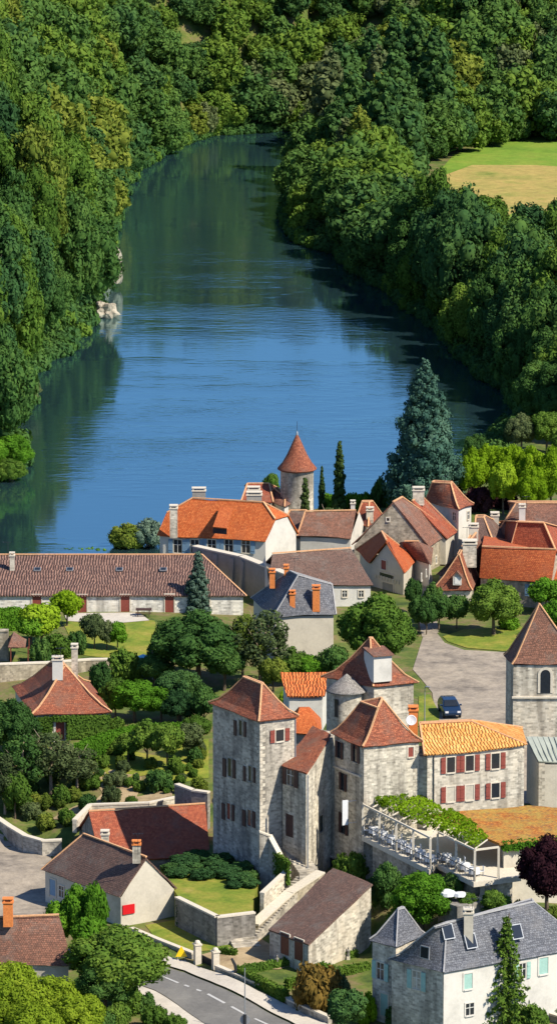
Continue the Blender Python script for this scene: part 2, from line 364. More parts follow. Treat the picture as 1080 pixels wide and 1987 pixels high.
# ------------------------------------------------------------ terrain
RIV = [(-500, 955), (-30, 940), (40, 905), (30, 850), (-20, 838), (-20, 800), (62, 785), (50, 730), (120, 690), (165, 640), (195, 600), (180, 550), (205, 500), (220, 440), (234, 380),
       (264, 332), (335, 288), (405, 264), (560, 254), (670, 244), (675, 252), (622, 268), (594, 300), (574, 345), (560, 400), (556, 438), (580, 470), (650, 492), (690, 530), (755, 565), (800, 605),
       (850, 640), (890, 690), (940, 735), (995, 770), (1010, 810), (985, 840), (930, 880), (890, 930), (790, 985), (640, 1030), (300, 1112), (-500, 1128)]
RP = np.array([tuple(X(a, b_, 0))[:2] for a, b_ in RIV])
def rdist(x, y):                       # signed distance to the river: negative inside
    x = np.asarray(x, float); y = np.asarray(y, float); dmin = np.full(x.shape, 1e9); ins = np.zeros(x.shape, bool)
    k = len(RP)
    for i in range(k):
        ax, ay = RP[i]; bx, by = RP[(i + 1) % k]; ex, ey = bx - ax, by - ay
        t = np.clip(((x - ax) * ex + (y - ay) * ey) / (ex * ex + ey * ey + 1e-9), 0, 1)
        dmin = np.minimum(dmin, np.hypot(x - ax - t * ex, y - ay - t * ey))
        c = ((ay > y) != (by > y)) & (x < (bx - ax) * (y - ay) / (by - ay + 1e-12) + ax); ins ^= c
    return np.where(ins, -dmin, dmin)
CP = [(300, 1890, .8), (560, 1987, .6), (330, 1987, .6), (0, 1987, .8), (60, 1900, 1), (30, 1750, 1.2), (30, 1650, 1.4), (120, 1660, 1.6), (400, 1800, 1.5), (300, 1830, 1.4), (250, 1800, 1.5), (560, 1850, 1.5), (640, 1900, 1.3),
      (700, 1860, 1.5), (430, 1750, 1.8), (350, 1720, 2.5), (250, 1680, 2), (450, 1640, 4), (160, 1600, 3.2), (200, 1570, 4.2), (280, 1550, 4.6), (330, 1540, 5), (60, 1600, 2.6), (60, 1540, 4.2),
      (120, 1500, 5), (250, 1470, 6), (330, 1480, 6.2), (380, 1430, 6.8), (60, 1440, 6.6), (150, 1440, 6.9), (250, 1400, 7.2), (100, 1330, 7.6), (300, 1290, 8), (60, 1240, 8.4), (250, 1210, 8.4), (400, 1250, 8),
      (560, 1290, 8), (850, 1300, 8), (930, 1390, 8), (900, 1240, 8), (1050, 1240, 8), (700, 1350, 8), (840, 1400, 8), (1000, 1480, 8), (700, 1450, 8), (600, 1150, 8), (300, 1130, 8), (900, 1130, 8), (540, 1060, 7), (800, 1010, 7.5),
      (1000, 1000, 7.5), (300, 1098, 2.2), (150, 1108, 2.2), (0, 1112, 2.2), (400, 1085, 2.5), (-100, 1115, 2.2), (1050, 920, 6), (950, 900, 4),  (620, 1720, 3.2), (690, 1690, 4.2), (800, 1750, 5), (930, 1775, 5.8), (1050, 1770, 5.8), (1080, 1890, 1.6), (1000, 1960, 1.2), (880, 1987, 1), (740, 1950, 1.1),
      (500, 1700, 2.5), (570, 1760, 2), (600, 1640, 4), (-100, 1500, 5), (1200, 1500, 8), (1200, 1800, 4), (-100, 1800, 1.5)]
CPW = np.array([tuple(X(*c)) for c in CP])
def hgt(x, y):
    x = np.asarray(x, float); y = np.asarray(y, float); dr = rdist(x, y)
    w_ = np.zeros(x.shape); zz = np.zeros(x.shape)
    for cx, cy, cz in CPW:
        q = 1 / (((x - cx) ** 2 + (y - cy) ** 2) + .5) ** 1.8; w_ += q; zz += q * cz
    vil = zz / w_
    far_hill = np.clip(np.minimum((y - 985) * .8, np.maximum(dr, 0) * .85), 0, 25) + np.clip((y - 1060) * .06, 0, 30)
    lb = np.interp(y, [600, 650, 700, 800, 900, 1000], [-60, -30, -22, -18, -10, 0])
    left = (np.clip((dr - .5) * 1.6, 0, 13) + np.clip((dr - 8) * (.7 + np.clip((y - 740) / 90, 0, 1) * .8), 0, 24)) * (x < lb + 6)
    rightbank = np.clip(dr * .5, 0, 3.2)
    wild = np.maximum(np.maximum(far_hill, left), rightbank)
    t = np.clip((y - 585) / 50, 0, 1); t = np.where(x < -28, np.clip((y - 570) / 45, 0, 1), t)
    base = vil * (1 - t) + wild * t
    bank = np.clip(dr / 4.5, 0, 1); bank = bank * bank * (3 - 2 * bank)
    return np.where(dr < 0, np.maximum(-1.6, dr * .4 - .1), base * bank - .1 * (1 - bank))
def G(x, y): return float(hgt(np.array([x]), np.array([y]))[0])
def XG(px, py):                        # pixel onto the terrain
    z = 5.0
    for _ in range(14):
        p = X(px, py, z); z = .5 * z + .5 * G(p.x, p.y)
    p = X(px, py, z); return Vector((p.x, p.y, G(p.x, p.y)))
xs = np.concatenate([np.arange(-330, -66, 8), np.arange(-66, 66, 1.25), np.arange(66, 331, 8)])
ys = np.concatenate([np.arange(300, 370, 10), np.arange(370, 620, 1.25), np.arange(620, 1060, 4), np.arange(1060, 2300, 25)])
def grid_mesh(name, xs, ys, zf, mat, smooth=True):
    XX, YY = np.meshgrid(xs, ys); ZZ = zf(XX, YY); nx, ny = len(xs), len(ys)
    v = np.stack([XX.ravel(), YY.ravel(), ZZ.ravel()], 1)
    i = np.arange(nx - 1)[None, :] + nx * np.arange(ny - 1)[:, None]; f = np.stack([i, i + 1, i + 1 + nx, i + nx], -1).reshape(-1, 4)
    return np_mesh(name, v, f, mat, smooth)
def np_mesh(name, v, f, mat, smooth=False, mats=None):
    me = bpy.data.meshes.new(name); k = f.shape[1]
    me.vertices.add(len(v)); me.vertices.foreach_set('co', np.ascontiguousarray(v, np.float32).ravel())
    me.loops.add(f.size); me.loops.foreach_set('vertex_index', np.ascontiguousarray(f, np.int32).ravel())
    me.polygons.add(len(f)); me.polygons.foreach_set('loop_start', np.arange(0, f.size, k, dtype=np.int32))
    if smooth: me.polygons.foreach_set('use_smooth', np.ones(len(f), bool))
    me.update(calc_edges=True); me.validate()
    me.materials.append(M[mat]); o = bpy.data.objects.new(name, me); COL.objects.link(o); return o
tag(grid_mesh('ground', xs, ys, hgt, 'grass'), kind='structure')
wv = np.array([(-400, 540, 0), (400, 540, 0), (400, 1100, 0), (-400, 1100, 0)], float)
tag(np_mesh('water', wv, np.array([[0, 1, 2, 3]]), 'water'), kind='structure')

def inpoly(x, y, P):
    ins = np.zeros(x.shape, bool); k = len(P)
    for i in range(k):
        ax, ay = P[i]; bx, by = P[(i + 1) % k]
        ins ^= ((ay > y) != (by > y)) & (x < (bx - ax) * (y - ay) / (by - ay + 1e-12) + ax)
    return ins
def drape(name, pix, mat, lift, kind='structure', step=1.0, zs=None):   # a sheet cut to an outline and laid on the terrain
    import bmesh
    P = [XG(a, b_) if zs is None else X(a, b_, zs) for a, b_ in pix]
    bm = bmesh.new(); f = bm.faces.new([bm.verts.new((p.x, p.y, 0)) for p in P])
    x0, x1 = min(p.x for p in P), max(p.x for p in P); y0, y1 = min(p.y for p in P), max(p.y for p in P)
    for ax, a, b_ in ((0, x0, x1), (1, y0, y1)):
        c = a + step
        while c < b_:
            no = (1, 0, 0) if ax == 0 else (0, 1, 0); co = (c, 0, 0) if ax == 0 else (0, c, 0)
            bmesh.ops.bisect_plane(bm, geom=bm.verts[:] + bm.edges[:] + bm.faces[:], plane_co=co, plane_no=no); c += step
    bm.normal_update()
    vs = list(bm.verts); zz = hgt(np.array([v.co.x for v in vs]), np.array([v.co.y for v in vs]))
    for v, z in zip(vs, zz): v.co.z = z + lift
    for f in bm.faces:
        if f.normal.z < 0: f.normal_flip()
    me = bpy.data.meshes.new(name); bm.to_mesh(me); bm.free(); me.materials.append(M[mat])
    for p in me.polygons: p.use_smooth = True
    o = bpy.data.objects.new(name, me); COL.objects.link(o); return tag(o, kind=kind)

drape('courtyard', [(820, 1236), (846, 1228), (862, 1248), (900, 1262), (975, 1266), (1080, 1262), (1120, 1330), (1110, 1440), (1110, 1560), (1015, 1560), (990, 1450), (830, 1425), (842, 1375), (838, 1345), (822, 1325), (800, 1300)], 'court', .05)
drape('lane', [(790, 1100), (835, 1100), (850, 1228), (818, 1236)], 'court', .04)
drape('lawn', [(858, 1236), (900, 1222), (1010, 1216), (1030, 1230), (1010, 1262), (975, 1264), (905, 1258), (868, 1246)], 'lawn', .06)
drape('lawn', [(812, 1352), (833, 1348), (852, 1385), (850, 1415), (810, 1410)], 'lawn', .07)
drape('lawn', [(120, 1205), (190, 1196), (300, 1205), (310, 1250), (300, 1285), (150, 1270)], 'lawn', .05)
drape('terrace_paving', [(125, 1192), (270, 1190), (290, 1205), (210, 1212), (130, 1206)], 'pave', .08)
drape('lawn', [(340, 1440), (405, 1435), (405, 1510), (300, 1530), (270, 1480)], 'lawn', .05)
drape('lawn', [(130, 1480), (250, 1455), (330, 1470), (340, 1500), (250, 1510), (150, 1530)], 'lawn', .055)
drape('garden_path', [(100, 1590), (160, 1560), (260, 1548), (330, 1530), (335, 1545), (250, 1566), (150, 1600)], 'dirt', .075)
drape('lawn', [(282, 1796), (345, 1785), (430, 1815), (455, 1840), (380, 1848), (300, 1820)], 'lawn', .05)
drape('garden_path', [(385, 1855), (455, 1838), (505, 1822), (560, 1852), (610, 1862), (540, 1882), (440, 1885)], 'dirt', .06)
drape('garden_path', [(170, 1500), (260, 1495), (275, 1510), (260, 1560), (340, 1545), (345, 1560), (150, 1580), (200, 1540)], 'dirt', .05)
drape('square', [(-80, 1590), (20, 1625), (95, 1640), (110, 1700), (110, 1800), (80, 1850), (-100, 1850)], 'court', .04)
drape('road', [(120, 1850), (150, 1825), (240, 1847), (300, 1868), (358, 1888), (420, 1914), (500, 1954), (560, 1985), (640, 2025), (700, 2060), (520, 2075), (440, 2015), (393, 1984), (345, 1950), (300, 1922), (210, 1885)], 'asphalt', .05)
drape('pavement', [(240, 1832), (300, 1850), (360, 1868), (430, 1893), (500, 1926), (560, 1955), (640, 1992), (720, 2035), (700, 2050), (640, 2022), (560, 1983), (500, 1952), (420, 1912), (358, 1886), (300, 1866), (240, 1845)], 'pave', .16)
drape('verge', [(205, 1887), (300, 1924), (345, 1952), (393, 1986), (440, 2017), (410, 2040), (330, 1975), (270, 1938), (190, 1905)], 'pave', .08)
drape('field', [(836, 350), (880, 300), (985, 268), (1180, 262), (1180, 332), (1040, 322), (915, 322), (852, 348)], 'field_green', .05, step=6)
drape('field', [(850, 345), (915, 321), (1040, 321), (1180, 331), (1180, 425), (1000, 412), (850, 470)], 'field_gold', .09, step=6)
drape('field', [(850, 480), (1000, 412), (1180, 425), (1180, 560), (850, 560)], 'field_green', .14, step=6)
for q in ((313.6, 1895, 346, 1910), (358, 1915, 390, 1929), (403, 1934, 436, 1949), (449, 1954.5, 476, 1967), (494, 1974, 524, 1987), (540, 1995, 572, 2010), (268, 1877, 300, 1890)):
    a, b_ = X(q[0], q[1], .8), X(q[2], q[3], .8); d = (b_ - a).normalized(); nrm = Vector((-d.y, d.x, 0)) * .12
    mb = MB(); mb.poly([Vector((p.x, p.y, G(p.x, p.y) + .065)) for p in (a - nrm, b_ - nrm, b_ + nrm, a + nrm)]); tag(mb.build('road_marking', 'line'), kind='structure')

# ------------------------------------------------------------ buildings
def inset(E, ds):                      # inset a convex quad: ds[i] for the side i -> i+1
    k = len(E); c = sum((Vector((e.x, e.y, 0)) for e in E), Vector()) / k; L = []
    for i in range(k):
        a, b_ = E[i], E[(i + 1) % k]; d = Vector((b_.x - a.x, b_.y - a.y, 0)).normalized(); nn = Vector((-d.y, d.x, 0))
        if (c - Vector((a.x, a.y, 0))).dot(nn) < 0: nn = -nn
        L.append((Vector((a.x, a.y, 0)) + nn * ds[i], d))
    out = []
    for i in range(k):
        p, d = L[i - 1]; q, e = L[i]; den = d.x * e.y - d.y * e.x
        t = ((q.x - p.x) * e.y - (q.y - p.y) * e.x) / den; r = p + d * t; out.append(r)
    return out
def V(*a): return X(*a)
def bpts(E, fourth=True):
    P = [X(*e) if not isinstance(e, Vector) else e for e in E]
    if len(P) == 3: P.append(P[0] + P[2] - P[1])
    return P
House_ALL = []
class House:
    def __init__(s): House_ALL.append(s)
def house(name, label, E, R, zb, wall='stone', roof='tile_brown', gables=(), flare=None, ov=.28, ovg=.14, cat='house', ridge='ridge', th=.13, hips=True, group=None, caps=.2, fit='auto'):
    """E: eave corners, R: the ridge point that each corner climbs to."""
    n_in = len(E); E = bpts(E); k = len(E); R = list(R); gz = None
    for i in gables:
        j = (i + 1) % k
        for q in (i, j):
            if not isinstance(R[q], Vector) and len(R[q]) == 2: R[q] = XP(*R[q], E[i], E[j]); gz = R[q].z
    R = [r if isinstance(r, Vector) else (X(r[0], r[1], gz) if len(r) == 2 else X(*r)) for r in R]
    off_ = sum(q.y for q in R) / k - sum(q.y for q in E) / k; rs_ = 0
    if fit is None: pass
    elif 0 in gables: E[2] = E[1] + (E[3] - E[0])                   # the hidden back corner squares the plan
    elif off_ < -1 and (R[0] - E[0]).length > .1:
        if n_in == 4 and fit != 'ray': E[2] = E[2] + Vector((0, 2 * off_, 0)); E[3] = E[3] + Vector((0, 2 * off_, 0))   # hidden back eave sits as far behind the ridge as the front one before it
        else:
            rs_ = -off_ * .92; cp_ = Vector((0, 0, CAM_H)); R = [cp_ + (q - cp_) * (1 + rs_ / q.y) for q in R]
    c = sum(E, Vector()) / k; h = House(); h.rs = rs_; h.root = empty(name, (c.x, c.y, zb), label, cat, group); h.E = E; h.R = R; h.zb = zb
    wl = inset(E, [ovg if i in gables else ov for i in range(k)]); h.w = wl
    wt = [Vector((p.x, p.y, E[i].z - (.38 if (R[0] - E[0]).length < .1 else .16))) for i, p in enumerate(wl)]
    mb = MB()
    for i in range(k):
        j = (i + 1) % k; a, b_ = wl[i], wl[j]; A = Vector((a.x, a.y, zb)); B = Vector((b_.x, b_.y, zb))
        pts = [A, B, wt[j]]
        if i in gables:
            o_ = R[(i + 2) % k]; r = (R[i] + R[j]) / 2; wn_ = Vector((-(B - A).y, (B - A).x, 0)).normalized(); r = r + wn_ * (A - Vector((r.x, r.y, zb))).dot(wn_); r.z = R[i].z - th * 1.3; pts.append(r)
        pts.append(wt[i]); d = B - A; nn = Vector((d.y, -d.x, 0))
        mb.poly(pts, flip=nn.dot((A + B) / 2 - Vector((c.x, c.y, zb))) < 0)
    mb.poly(wt if (wt[1] - wt[0]).cross(wt[2] - wt[1]).z > 0 else wt[::-1]); h.wall = mb.build('wall', wall, h.root)
    rb = MB(); prof = flare or [(0, 0), (1, 1)]
    def pp(i, s): return Vector((E[i].x + (R[i].x - E[i].x) * s[0], E[i].y + (R[i].y - E[i].y) * s[0], E[i].z + (R[i].z - E[i].z) * s[1]))
    for i in range(k):
        j = (i + 1) % k
        if i in gables: continue
        for q in range(len(prof) - 1):
            a, b_, cc, d = pp(i, prof[q]), pp(j, prof[q]), pp(j, prof[q + 1]), pp(i, prof[q + 1]); pts = [a, b_, cc]
            if (cc - d).length > .02: pts.append(d)
            rb.slab(pts, th)
    un = []
    for r_ in R:
        if not any((r_ - q).length < .15 for q in un): un.append(r_)
    if len(un) >= 3 and (R[0] - E[0]).length > .1: rb.slab(un, th)
    h.roof = rb.build('roof', roof, h.root)
    if ridge:
        mr = MB(); done = []
        up = Vector((0, 0, .03))
        for i in range(k):
            j = (i + 1) % k
            if (R[i] - R[j]).length > .1 and not any((R[i] - x).length + (R[j] - y).length < .1 or (R[j] - x).length + (R[i] - y).length < .1 for x, y in done):
                mr.bar(R[i] + up, R[j] + up, caps, .12); done.append((R[i], R[j]))
            if hips and not (i in gables or (i - 1) % k in gables):
                for q in range(len(prof) - 1): mr.bar(pp(i, prof[q]) + up * .6, pp(i, prof[q + 1]) + up * .6, caps * .8, .1)
        if mr.v: mr.build('ridge_tiles', ridge, h.roof)
    return h
def outward(h, i):
    k = len(h.w); a, b_ = h.w[i], h.w[(i + 1) % k]; d = (b_ - a).normalized(); nn = Vector((d.y, -d.x, 0)); c = sum(h.w, Vector()) / k
    if nn.dot((a + b_) / 2 - c) < 0: nn = -nn
    if nn.y > 0 and False: nn = -nn
    return a, b_, d, nn
def opening(h, i, px, py, w_=.8, hh=1.3, frame='trim', pane='glass', shut=None, fold=False, sill=True, name='window', bars=True, half=None, fw=.12, arch=False):
    """a window, door or opening on the wall side i of h, centred on a surveyed pixel"""
    a, b_, d, nn = h if isinstance(h, tuple) else outward(h, i)
    root = h_root if isinstance(h, tuple) else h.root
    p = XP(px, py, a, b_); wx, up = d, Vector((0, 0, 1))
    def quadbox(mb, cx, cz, w2, h2, d0, d1):
        q = []
        for dd in (d0, d1):
            for sx, sz in ((-1, -1), (1, -1), (1, 1), (-1, 1)): q.append(p + wx * (cx + sx * w2 / 2) + up * (cz + sz * h2 / 2) + nn * dd)
        mb.box6(q)
    f = MB(); t = fw
    quadbox(f, -(w_ + t) / 2, 0, t, hh + 2 * t, -.05, .06); quadbox(f, (w_ + t) / 2, 0, t, hh + 2 * t, -.05, .06)
    quadbox(f, 0, (hh + t) / 2, w_, t, -.05, .058)
    if sill: quadbox(f, 0, -(hh + t) / 2, w_ + .02, t, -.05, .12)
    fo = f.build(name, frame, root)
    g_ = MB(); quadbox(g_, 0, 0, w_ - .01, hh - .01, -.03, .012); g_.build('pane' if 'door' not in name else 'door_leaf', pane, fo)
    if bars and name == 'window' and pane == 'glass':
        b2 = MB(); quadbox(b2, 0, 0, .05, hh, .012, .035); quadbox(b2, 0, hh * .12, w_, .04, .012, .033); b2.build('glazing_bars', 'wood_white' if half is None else half, fo)
    if shut:
        sw = w_ / 2 + .06
        for s_ in (-1, 1):
            m_ = MB(); quadbox(m_, s_ * (w_ / 2 + t + sw / 2 + .0), 0, sw, hh + .1, .065, .11)
            for zz in (-hh * .3, hh * .3): quadbox(m_, s_ * (w_ / 2 + t + sw / 2), zz, sw * .9, .09, .112, .135)
            m_.build('shutter', shut, root)
    return fo
def chimney(h, px, py, zt, hgt_=1.6, w_=.8, d_=.6, mat='plaster', cap='trim', rz=0, pots=0, root=None):
    """px, py: the middle of the chimney's top, zt its height"""
    p = X(px, py, zt); root = root or h.root
    if getattr(h, 'rs', 0): p = Vector((0, 0, CAM_H)) + (p - Vector((0, 0, CAM_H))) * (1 + h.rs / p.y); zt = p.z
    mb = MB(); mb.box((p.x, p.y, zt - hgt_ - .5), (w_, d_, hgt_ + .35), rz); o = mb.build('chimney', mat, root)
    mb = MB(); mb.box((p.x, p.y, zt - .15), (w_ + .16, d_ + .16, .13), rz)
    for s_ in (-1, 1):
        r = Matrix.Rotation(rz, 3, 'Z') @ Vector((s_ * (w_ / 2 - .1), 0, 0)); mb.box((p.x + r.x, p.y + r.y, zt - .02), (.14, d_, .2), rz)
    mb.box((p.x, p.y, zt + .181), (w_ + .12, d_ + .12, .09), rz); mb.build('chimney_cap', cap, o); return o
def skylight(h, px, py, plane_i, w_=.7, l_=.8):
    E, R = h.E, h.R; i = plane_i; j = (i + 1) % len(E); a, b_, r = E[i], E[j], R[i]
    nn = (b_ - a).cross(r - a).normalized(); nn = nn if nn.z > 0 else -nn
    ry = Vector(_ray(px, py)); o_ = Vector((0, 0, CAM_H)); t = nn.dot(a - o_) / nn.dot(ry); p = o_ + ry * t
    u = (b_ - a).normalized(); v = nn.cross(u).normalized()
    def q(mb, w2, l2, d0, d1):
        mb.box6([p + u * (sx * w2 / 2) + v * (sy * l2 / 2) + nn * dd for dd in (d0, d1) for sx, sy in ((-1, -1), (1, -1), (1, 1), (-1, 1))])
    mb = MB(); q(mb, w_ + .16, l_ + .16, -.02, .08); o = mb.build('skylight', 'zinc', h.root); mb = MB(); q(mb, w_, l_, .0, .1); mb.build('pane', 'glass', o)
def dormer(h, px, py, zt, w_=1.1, dp=1.6, hh=1.2, wall='plaster_white', roof='tile_brown', rz=0, rise=.5, pane=True):
    """px, py: the front gable's eave centre"""
    p = px if isinstance(px, Vector) else X(px, py, zt); r = Matrix.Rotation(rz, 3, 'Z'); f = lambda x, y, z: p + r @ Vector((x, y, z))
    mb = MB(); mb.box6([f(-w_ / 2, 0, -hh), f(w_ / 2, 0, -hh), f(w_ / 2, dp, -hh), f(-w_ / 2, dp, -hh), f(-w_ / 2, 0, 0), f(w_ / 2, 0, 0), f(w_ / 2, dp, 0), f(-w_ / 2, dp, 0)])
    mb.poly([f(-w_ / 2, 0, 0), f(w_ / 2, 0, 0), f(0, 0, rise)])
    o = mb.build('dormer', wall, h.root)
    mb = MB(); e = w_ / 2 + .15
    if rise > .05:
        mb.slab([f(-e, -.2, -.1), f(0, -.2, rise + .05), f(0, dp, rise + .05), f(-e, dp, -.1)], .08); mb.slab([f(e, -.2, -.1), f(e, dp, -.1), f(0, dp, rise + .05), f(0, -.2, rise + .05)], .08)
    else: mb.slab([f(-e, -.25, .02), f(e, -.25, .02), f(e, dp, .35), f(-e, dp, .35)], .1)
    mb.build('dormer_roof', roof, o)
    if pane:
        mb = MB(); mb.box6([f(sx * w_ * .28, y, z) for z in (-hh * .85, -.12) for sx, y in ((-1, -.03), (1, -.03), (1, .05), (-1, .05))]); mb.build('pane', 'wood_white' if pane == 'shut' else 'glass', o)
    return o
FL = [(0, 0), (.22, .13), (.5, .4), (1, 1)]

# 1 long low house beside the river
h = house('long_house', 'long low white stone house with a brown canal tile roof beside the river', [(-80, 1154, 10.2), (478, 1156, 10.2), (400, 1056, 10.2), (-80, 1052, 10.2)],
          [(-80, 1076, 12.7), (392, 1076, 12.7), (392, 1076, 12.7), (-80, 1076, 12.7)], 7.6, 'stone_white', 'canal_brown', gables=(3,))
for x in (72, 160, 243, 329): opening(h, 0, x, 1172 + (x > 300) * -1, .95, 1.95, 'trim', 'wood_red', name='door', sill=False)
for x in (73, 136, 232, 317): skylight(h, x, 1105, 0, .6, .6)
chimney(h, 24, 1076, 13.4, 2.2, .5, .5, 'stone_pale')
opening(h, 0, 400, 1174, .7, 1.7, 'trim', 'glass', name='window')
mb = MB(); p = X(16, 1052, 15); mb.bar(p - Vector((0, 0, 1.8)), p, .05); mb.bar(p + Vector((-.6, 0, 0)), p + Vector((.3, 0, 0)), .04); mb.bar(p + Vector((-.5, -.3, 0)), p + Vector((-.5, .3, 0)), .03); mb.build('antenna', 'dark_metal', h.root)

# 2 orange roofed mansion, half-hipped
def jerkin(name, label, E, zr, zj, pull, zb, wall, roof, ov=.3, cat='house'):
    E = bpts(E); c = sum(E, Vector()) / 4; h = House(); h.root = empty(name, (c.x, c.y, zb), label, cat); h.E = E
    ze = E[0].z; mid = lambda a, b_: (a + b_) / 2
    A = mid(E[3], E[0]); B = mid(E[1], E[2]); A.z = B.z = zr; ax = (B - A).normalized(); t = (zj - ze) / (zr - ze)
    J = [E[0].lerp(A, t), E[1].lerp(B, t), E[2].lerp(B, t), E[3].lerp(A, t)]; RA, RB = A + ax * pull, B - ax * pull; h.R = [RA, RB, RB, RA]
    rb = MB(); rb.slab([E[0], E[1], J[1], RB, RA, J[0]], .14); rb.slab([E[2], E[3], J[3], RA, RB, J[2]], .14); rb.slab([J[1], J[2], RB], .14); rb.slab([J[3], J[0], RA], .14)
    h.roof = rb.build('roof', roof, h.root); mr = MB(); u = Vector((0, 0, .03))
    for p, q in ((RA, RB), (RB, J[1]), (RB, J[2]), (RA, J[0]), (RA, J[3])): mr.bar(p + u, q + u, .2, .12)
    mr.build('ridge_tiles', 'ridge', h.roof)
    w_ = inset(E, [ov, .15, ov, .15]); h.w = w_; wb = MB()
    def up_(p, z): return Vector((p.x, p.y, z))
    for i in range(4):
        j = (i + 1) % 4; a, b_ = w_[i], w_[j]; pts = [up_(a, zb), up_(b_, zb), up_(b_, ze - .05)]
        if i in (1, 3):
            o_ = (-ax if i == 1 else ax) * .15; pts += [J[j] + o_ - u * 6, J[i] + o_ - u * 6]
        pts.append(up_(a, ze - .05)); d = b_ - a; nn = Vector((d.y, -d.x, 0)); wb.poly(pts, nn.dot((a + b_) / 2 - Vector((c.x, c.y, 0))) < 0)
    h.wall = wb.build('wall', wall, h.root); return h
h = jerkin('mansion', 'mansion under a wide bright orange half hipped roof at the riverside', [(304, 1038, 11.3), (514, 1051, 11.3), (580, 1034, 11.3)], 15.2, 13.6, 2.2, 6, 'plaster_white', 'tile_mansion')
chimney(h, 337, 984, 14.8, 3, .85, .8, 'stone'); chimney(h, 386, 950, 15.9, .9, 1.5, .7, 'plaster_grey'); chimney(h, 493, 958, 16, .9, 1.7, .8, 'plaster_grey')
mb = MB(); # long shed dormer in the front slope
a, b_, c_, d = X(413, 1022, 13.5), X(440, 1025, 13.5), X(452, 985, 14.6), X(427, 983, 14.6); mb.slab([a, b_, c_, d], .12)
o = mb.build('dormer', 'tile_mansion', h.root); mb = MB(); mb.prism([a - Vector((0, -.15, .15)), b_ - Vector((0, -.15, .15)), b_ + Vector((0, .5, -.15)), a + Vector((0, .5, -.15))], a.z - .75); mb.build('dormer_opening', 'glass', o)
for x in (345, 378, 411, 444, 477): opening(h, 0, x, 1060, .9, 1.5, 'trim', 'glass', 'wood_blue')

# 3 round riverside tower
base = XD(576, 1000, 560); base = Vector((X(576, 909, 15).x, X(576, 909, 15).y, 6)); t = empty('round_tower', base, 'slim round stone tower with a pointed conical tile roof by the river', 'tower')
MB().lathe(base, [(2.0, 0), (1.95, 4), (1.93, 9.0), (2.05, 9.15)]).build('wall', 'stone', t, True)
o = MB().lathe(base, [(2.05, 8.8), (2.3, 8.95), (2.28, 9.08), (1.75, 9.7), (1.15, 10.75), (.55, 12.1), (.06, 13.15)], 28).build('roof', 'tile_rust', t, True)
MB().lathe(base, [(.16, 12.85), (.12, 13.2), (.02, 13.5)], 8).build('finial', 'zinc', o); MB().bar(base + Vector((0, 0, 13.3)), base + Vector((0, 0, 14.6)), .05).build('lightning_rod', 'dark_metal', o)

# 4-6 small houses between the mansion and the stone gable
h = house('cottage', 'small red tiled cottage peeping over the orange mansion ridge', [(468, 972, 11.6), (530, 974, 11.6), (536, 945, 11.6)], [(480, 938, 13.8), (522, 938, 13.8), (522, 938, 13.8), (480, 938, 13.8)], 7, 'plaster', 'tile_red')
chimney(h, 492, 948, 14.3, 1.4, 1.4, .8, 'plaster_grey')
h = house('outhouse', 'small brown tiled outhouse at the foot of the round tower', [(512, 966, 11.2), (552, 983, 11.2), (568, 974, 11.2)], [(532, 948, 13.2), (553, 965, 12.4), (562, 968, 12.4), (538, 946, 13.2)], 7, 'plaster_white', 'tile_brown')
h = house('brown_roof_house', 'white gabled house with brown roof behind the bushy yellowish tree', [(576, 1040, 10.6), (680, 1044, 10.6), (712, 1022, 10.6)], [(592, 992, 13.6), (690, 990, 13.6), (690, 990, 13.6), (592, 992, 13.6)], 7, 'plaster_white', 'tile_brown', gables=(1,))
chimney(h, 684, 975, 14.4, 1.2, .5, .5, 'plaster_white')
h = house('side_house', 'dark brown roofed house between orange mansion and white gabled house', [(540, 1036, 10.2), (585, 1045, 10.2), (612, 1012, 10.2)], [(562, 990, 13.2), (594, 990, 13.2), (594, 990, 13.2), (562, 990, 13.2)], 7, 'plaster_white', 'tile_dark')
h = house('red_cottage', 'small red hipped cottage left of the great stone gable', [(688, 1014, 11), (714, 1022, 11), (742, 1000, 11)], [(702, 974, 13.8), (716, 974, 13.8), (722, 972, 13.8), (704, 972, 13.8)], 7, 'plaster', 'tile_red')
chimney(h, 717, 988, 13.4, 1.1, .8, .6, 'stone_pale')

# 7 brown barn
h = house('brown_barn', 'broad barn with a mottled brown hipped roof above the leafy plane tree', [(520, 1138, 10.4), (724, 1134, 10.4), (700, 1056, 10.4), (500, 1064, 10.4)], [(528, 1074, 13.4), (680, 1063, 13.4), (680, 1063, 13.4), (528, 1074, 13.4)], 7.5, 'plaster_white', 'tile_dark', hips=False, gables=(3,))
for x in (668, 700): opening(h, 0, x, 1152, .5, .7, 'trim', 'glass')
h0 = h

# 8 great stone gable and the red roofs behind it
h = house('gable_house', 'tall rubble stone house whose wide gable has one tiny window', [(833, 1060, 11), (681, 1056, 11), (760, 1000, 11), (877, 1033, 11)], [(762, 974), (762, 974), (780, 964), (780, 964)], 7.5, 'stone_rubble', 'tile_brown', gables=(0,), ovg=.12)
opening(h, 0, 752, 1008, .3, .35, 'trim', 'glass', bars=False)
for x, y in ((845, 1086), (862, 1074)): opening(h, 3, x, y, .5, .8, 'trim', 'glass')
h = house('red_roof_house', 'house under long red and orange roof behind the great stone gable', [(868, 1046, 11), (760, 1040, 11), (800, 985, 11), (886, 1030, 11)], [(799, 972), (799, 972), (816, 960), (816, 960)], 8, 'plaster', 'tile_red', gables=(0,))
chimney(h, 811, 949, 16.3, 1.3, 1.3, .8, 'stone')
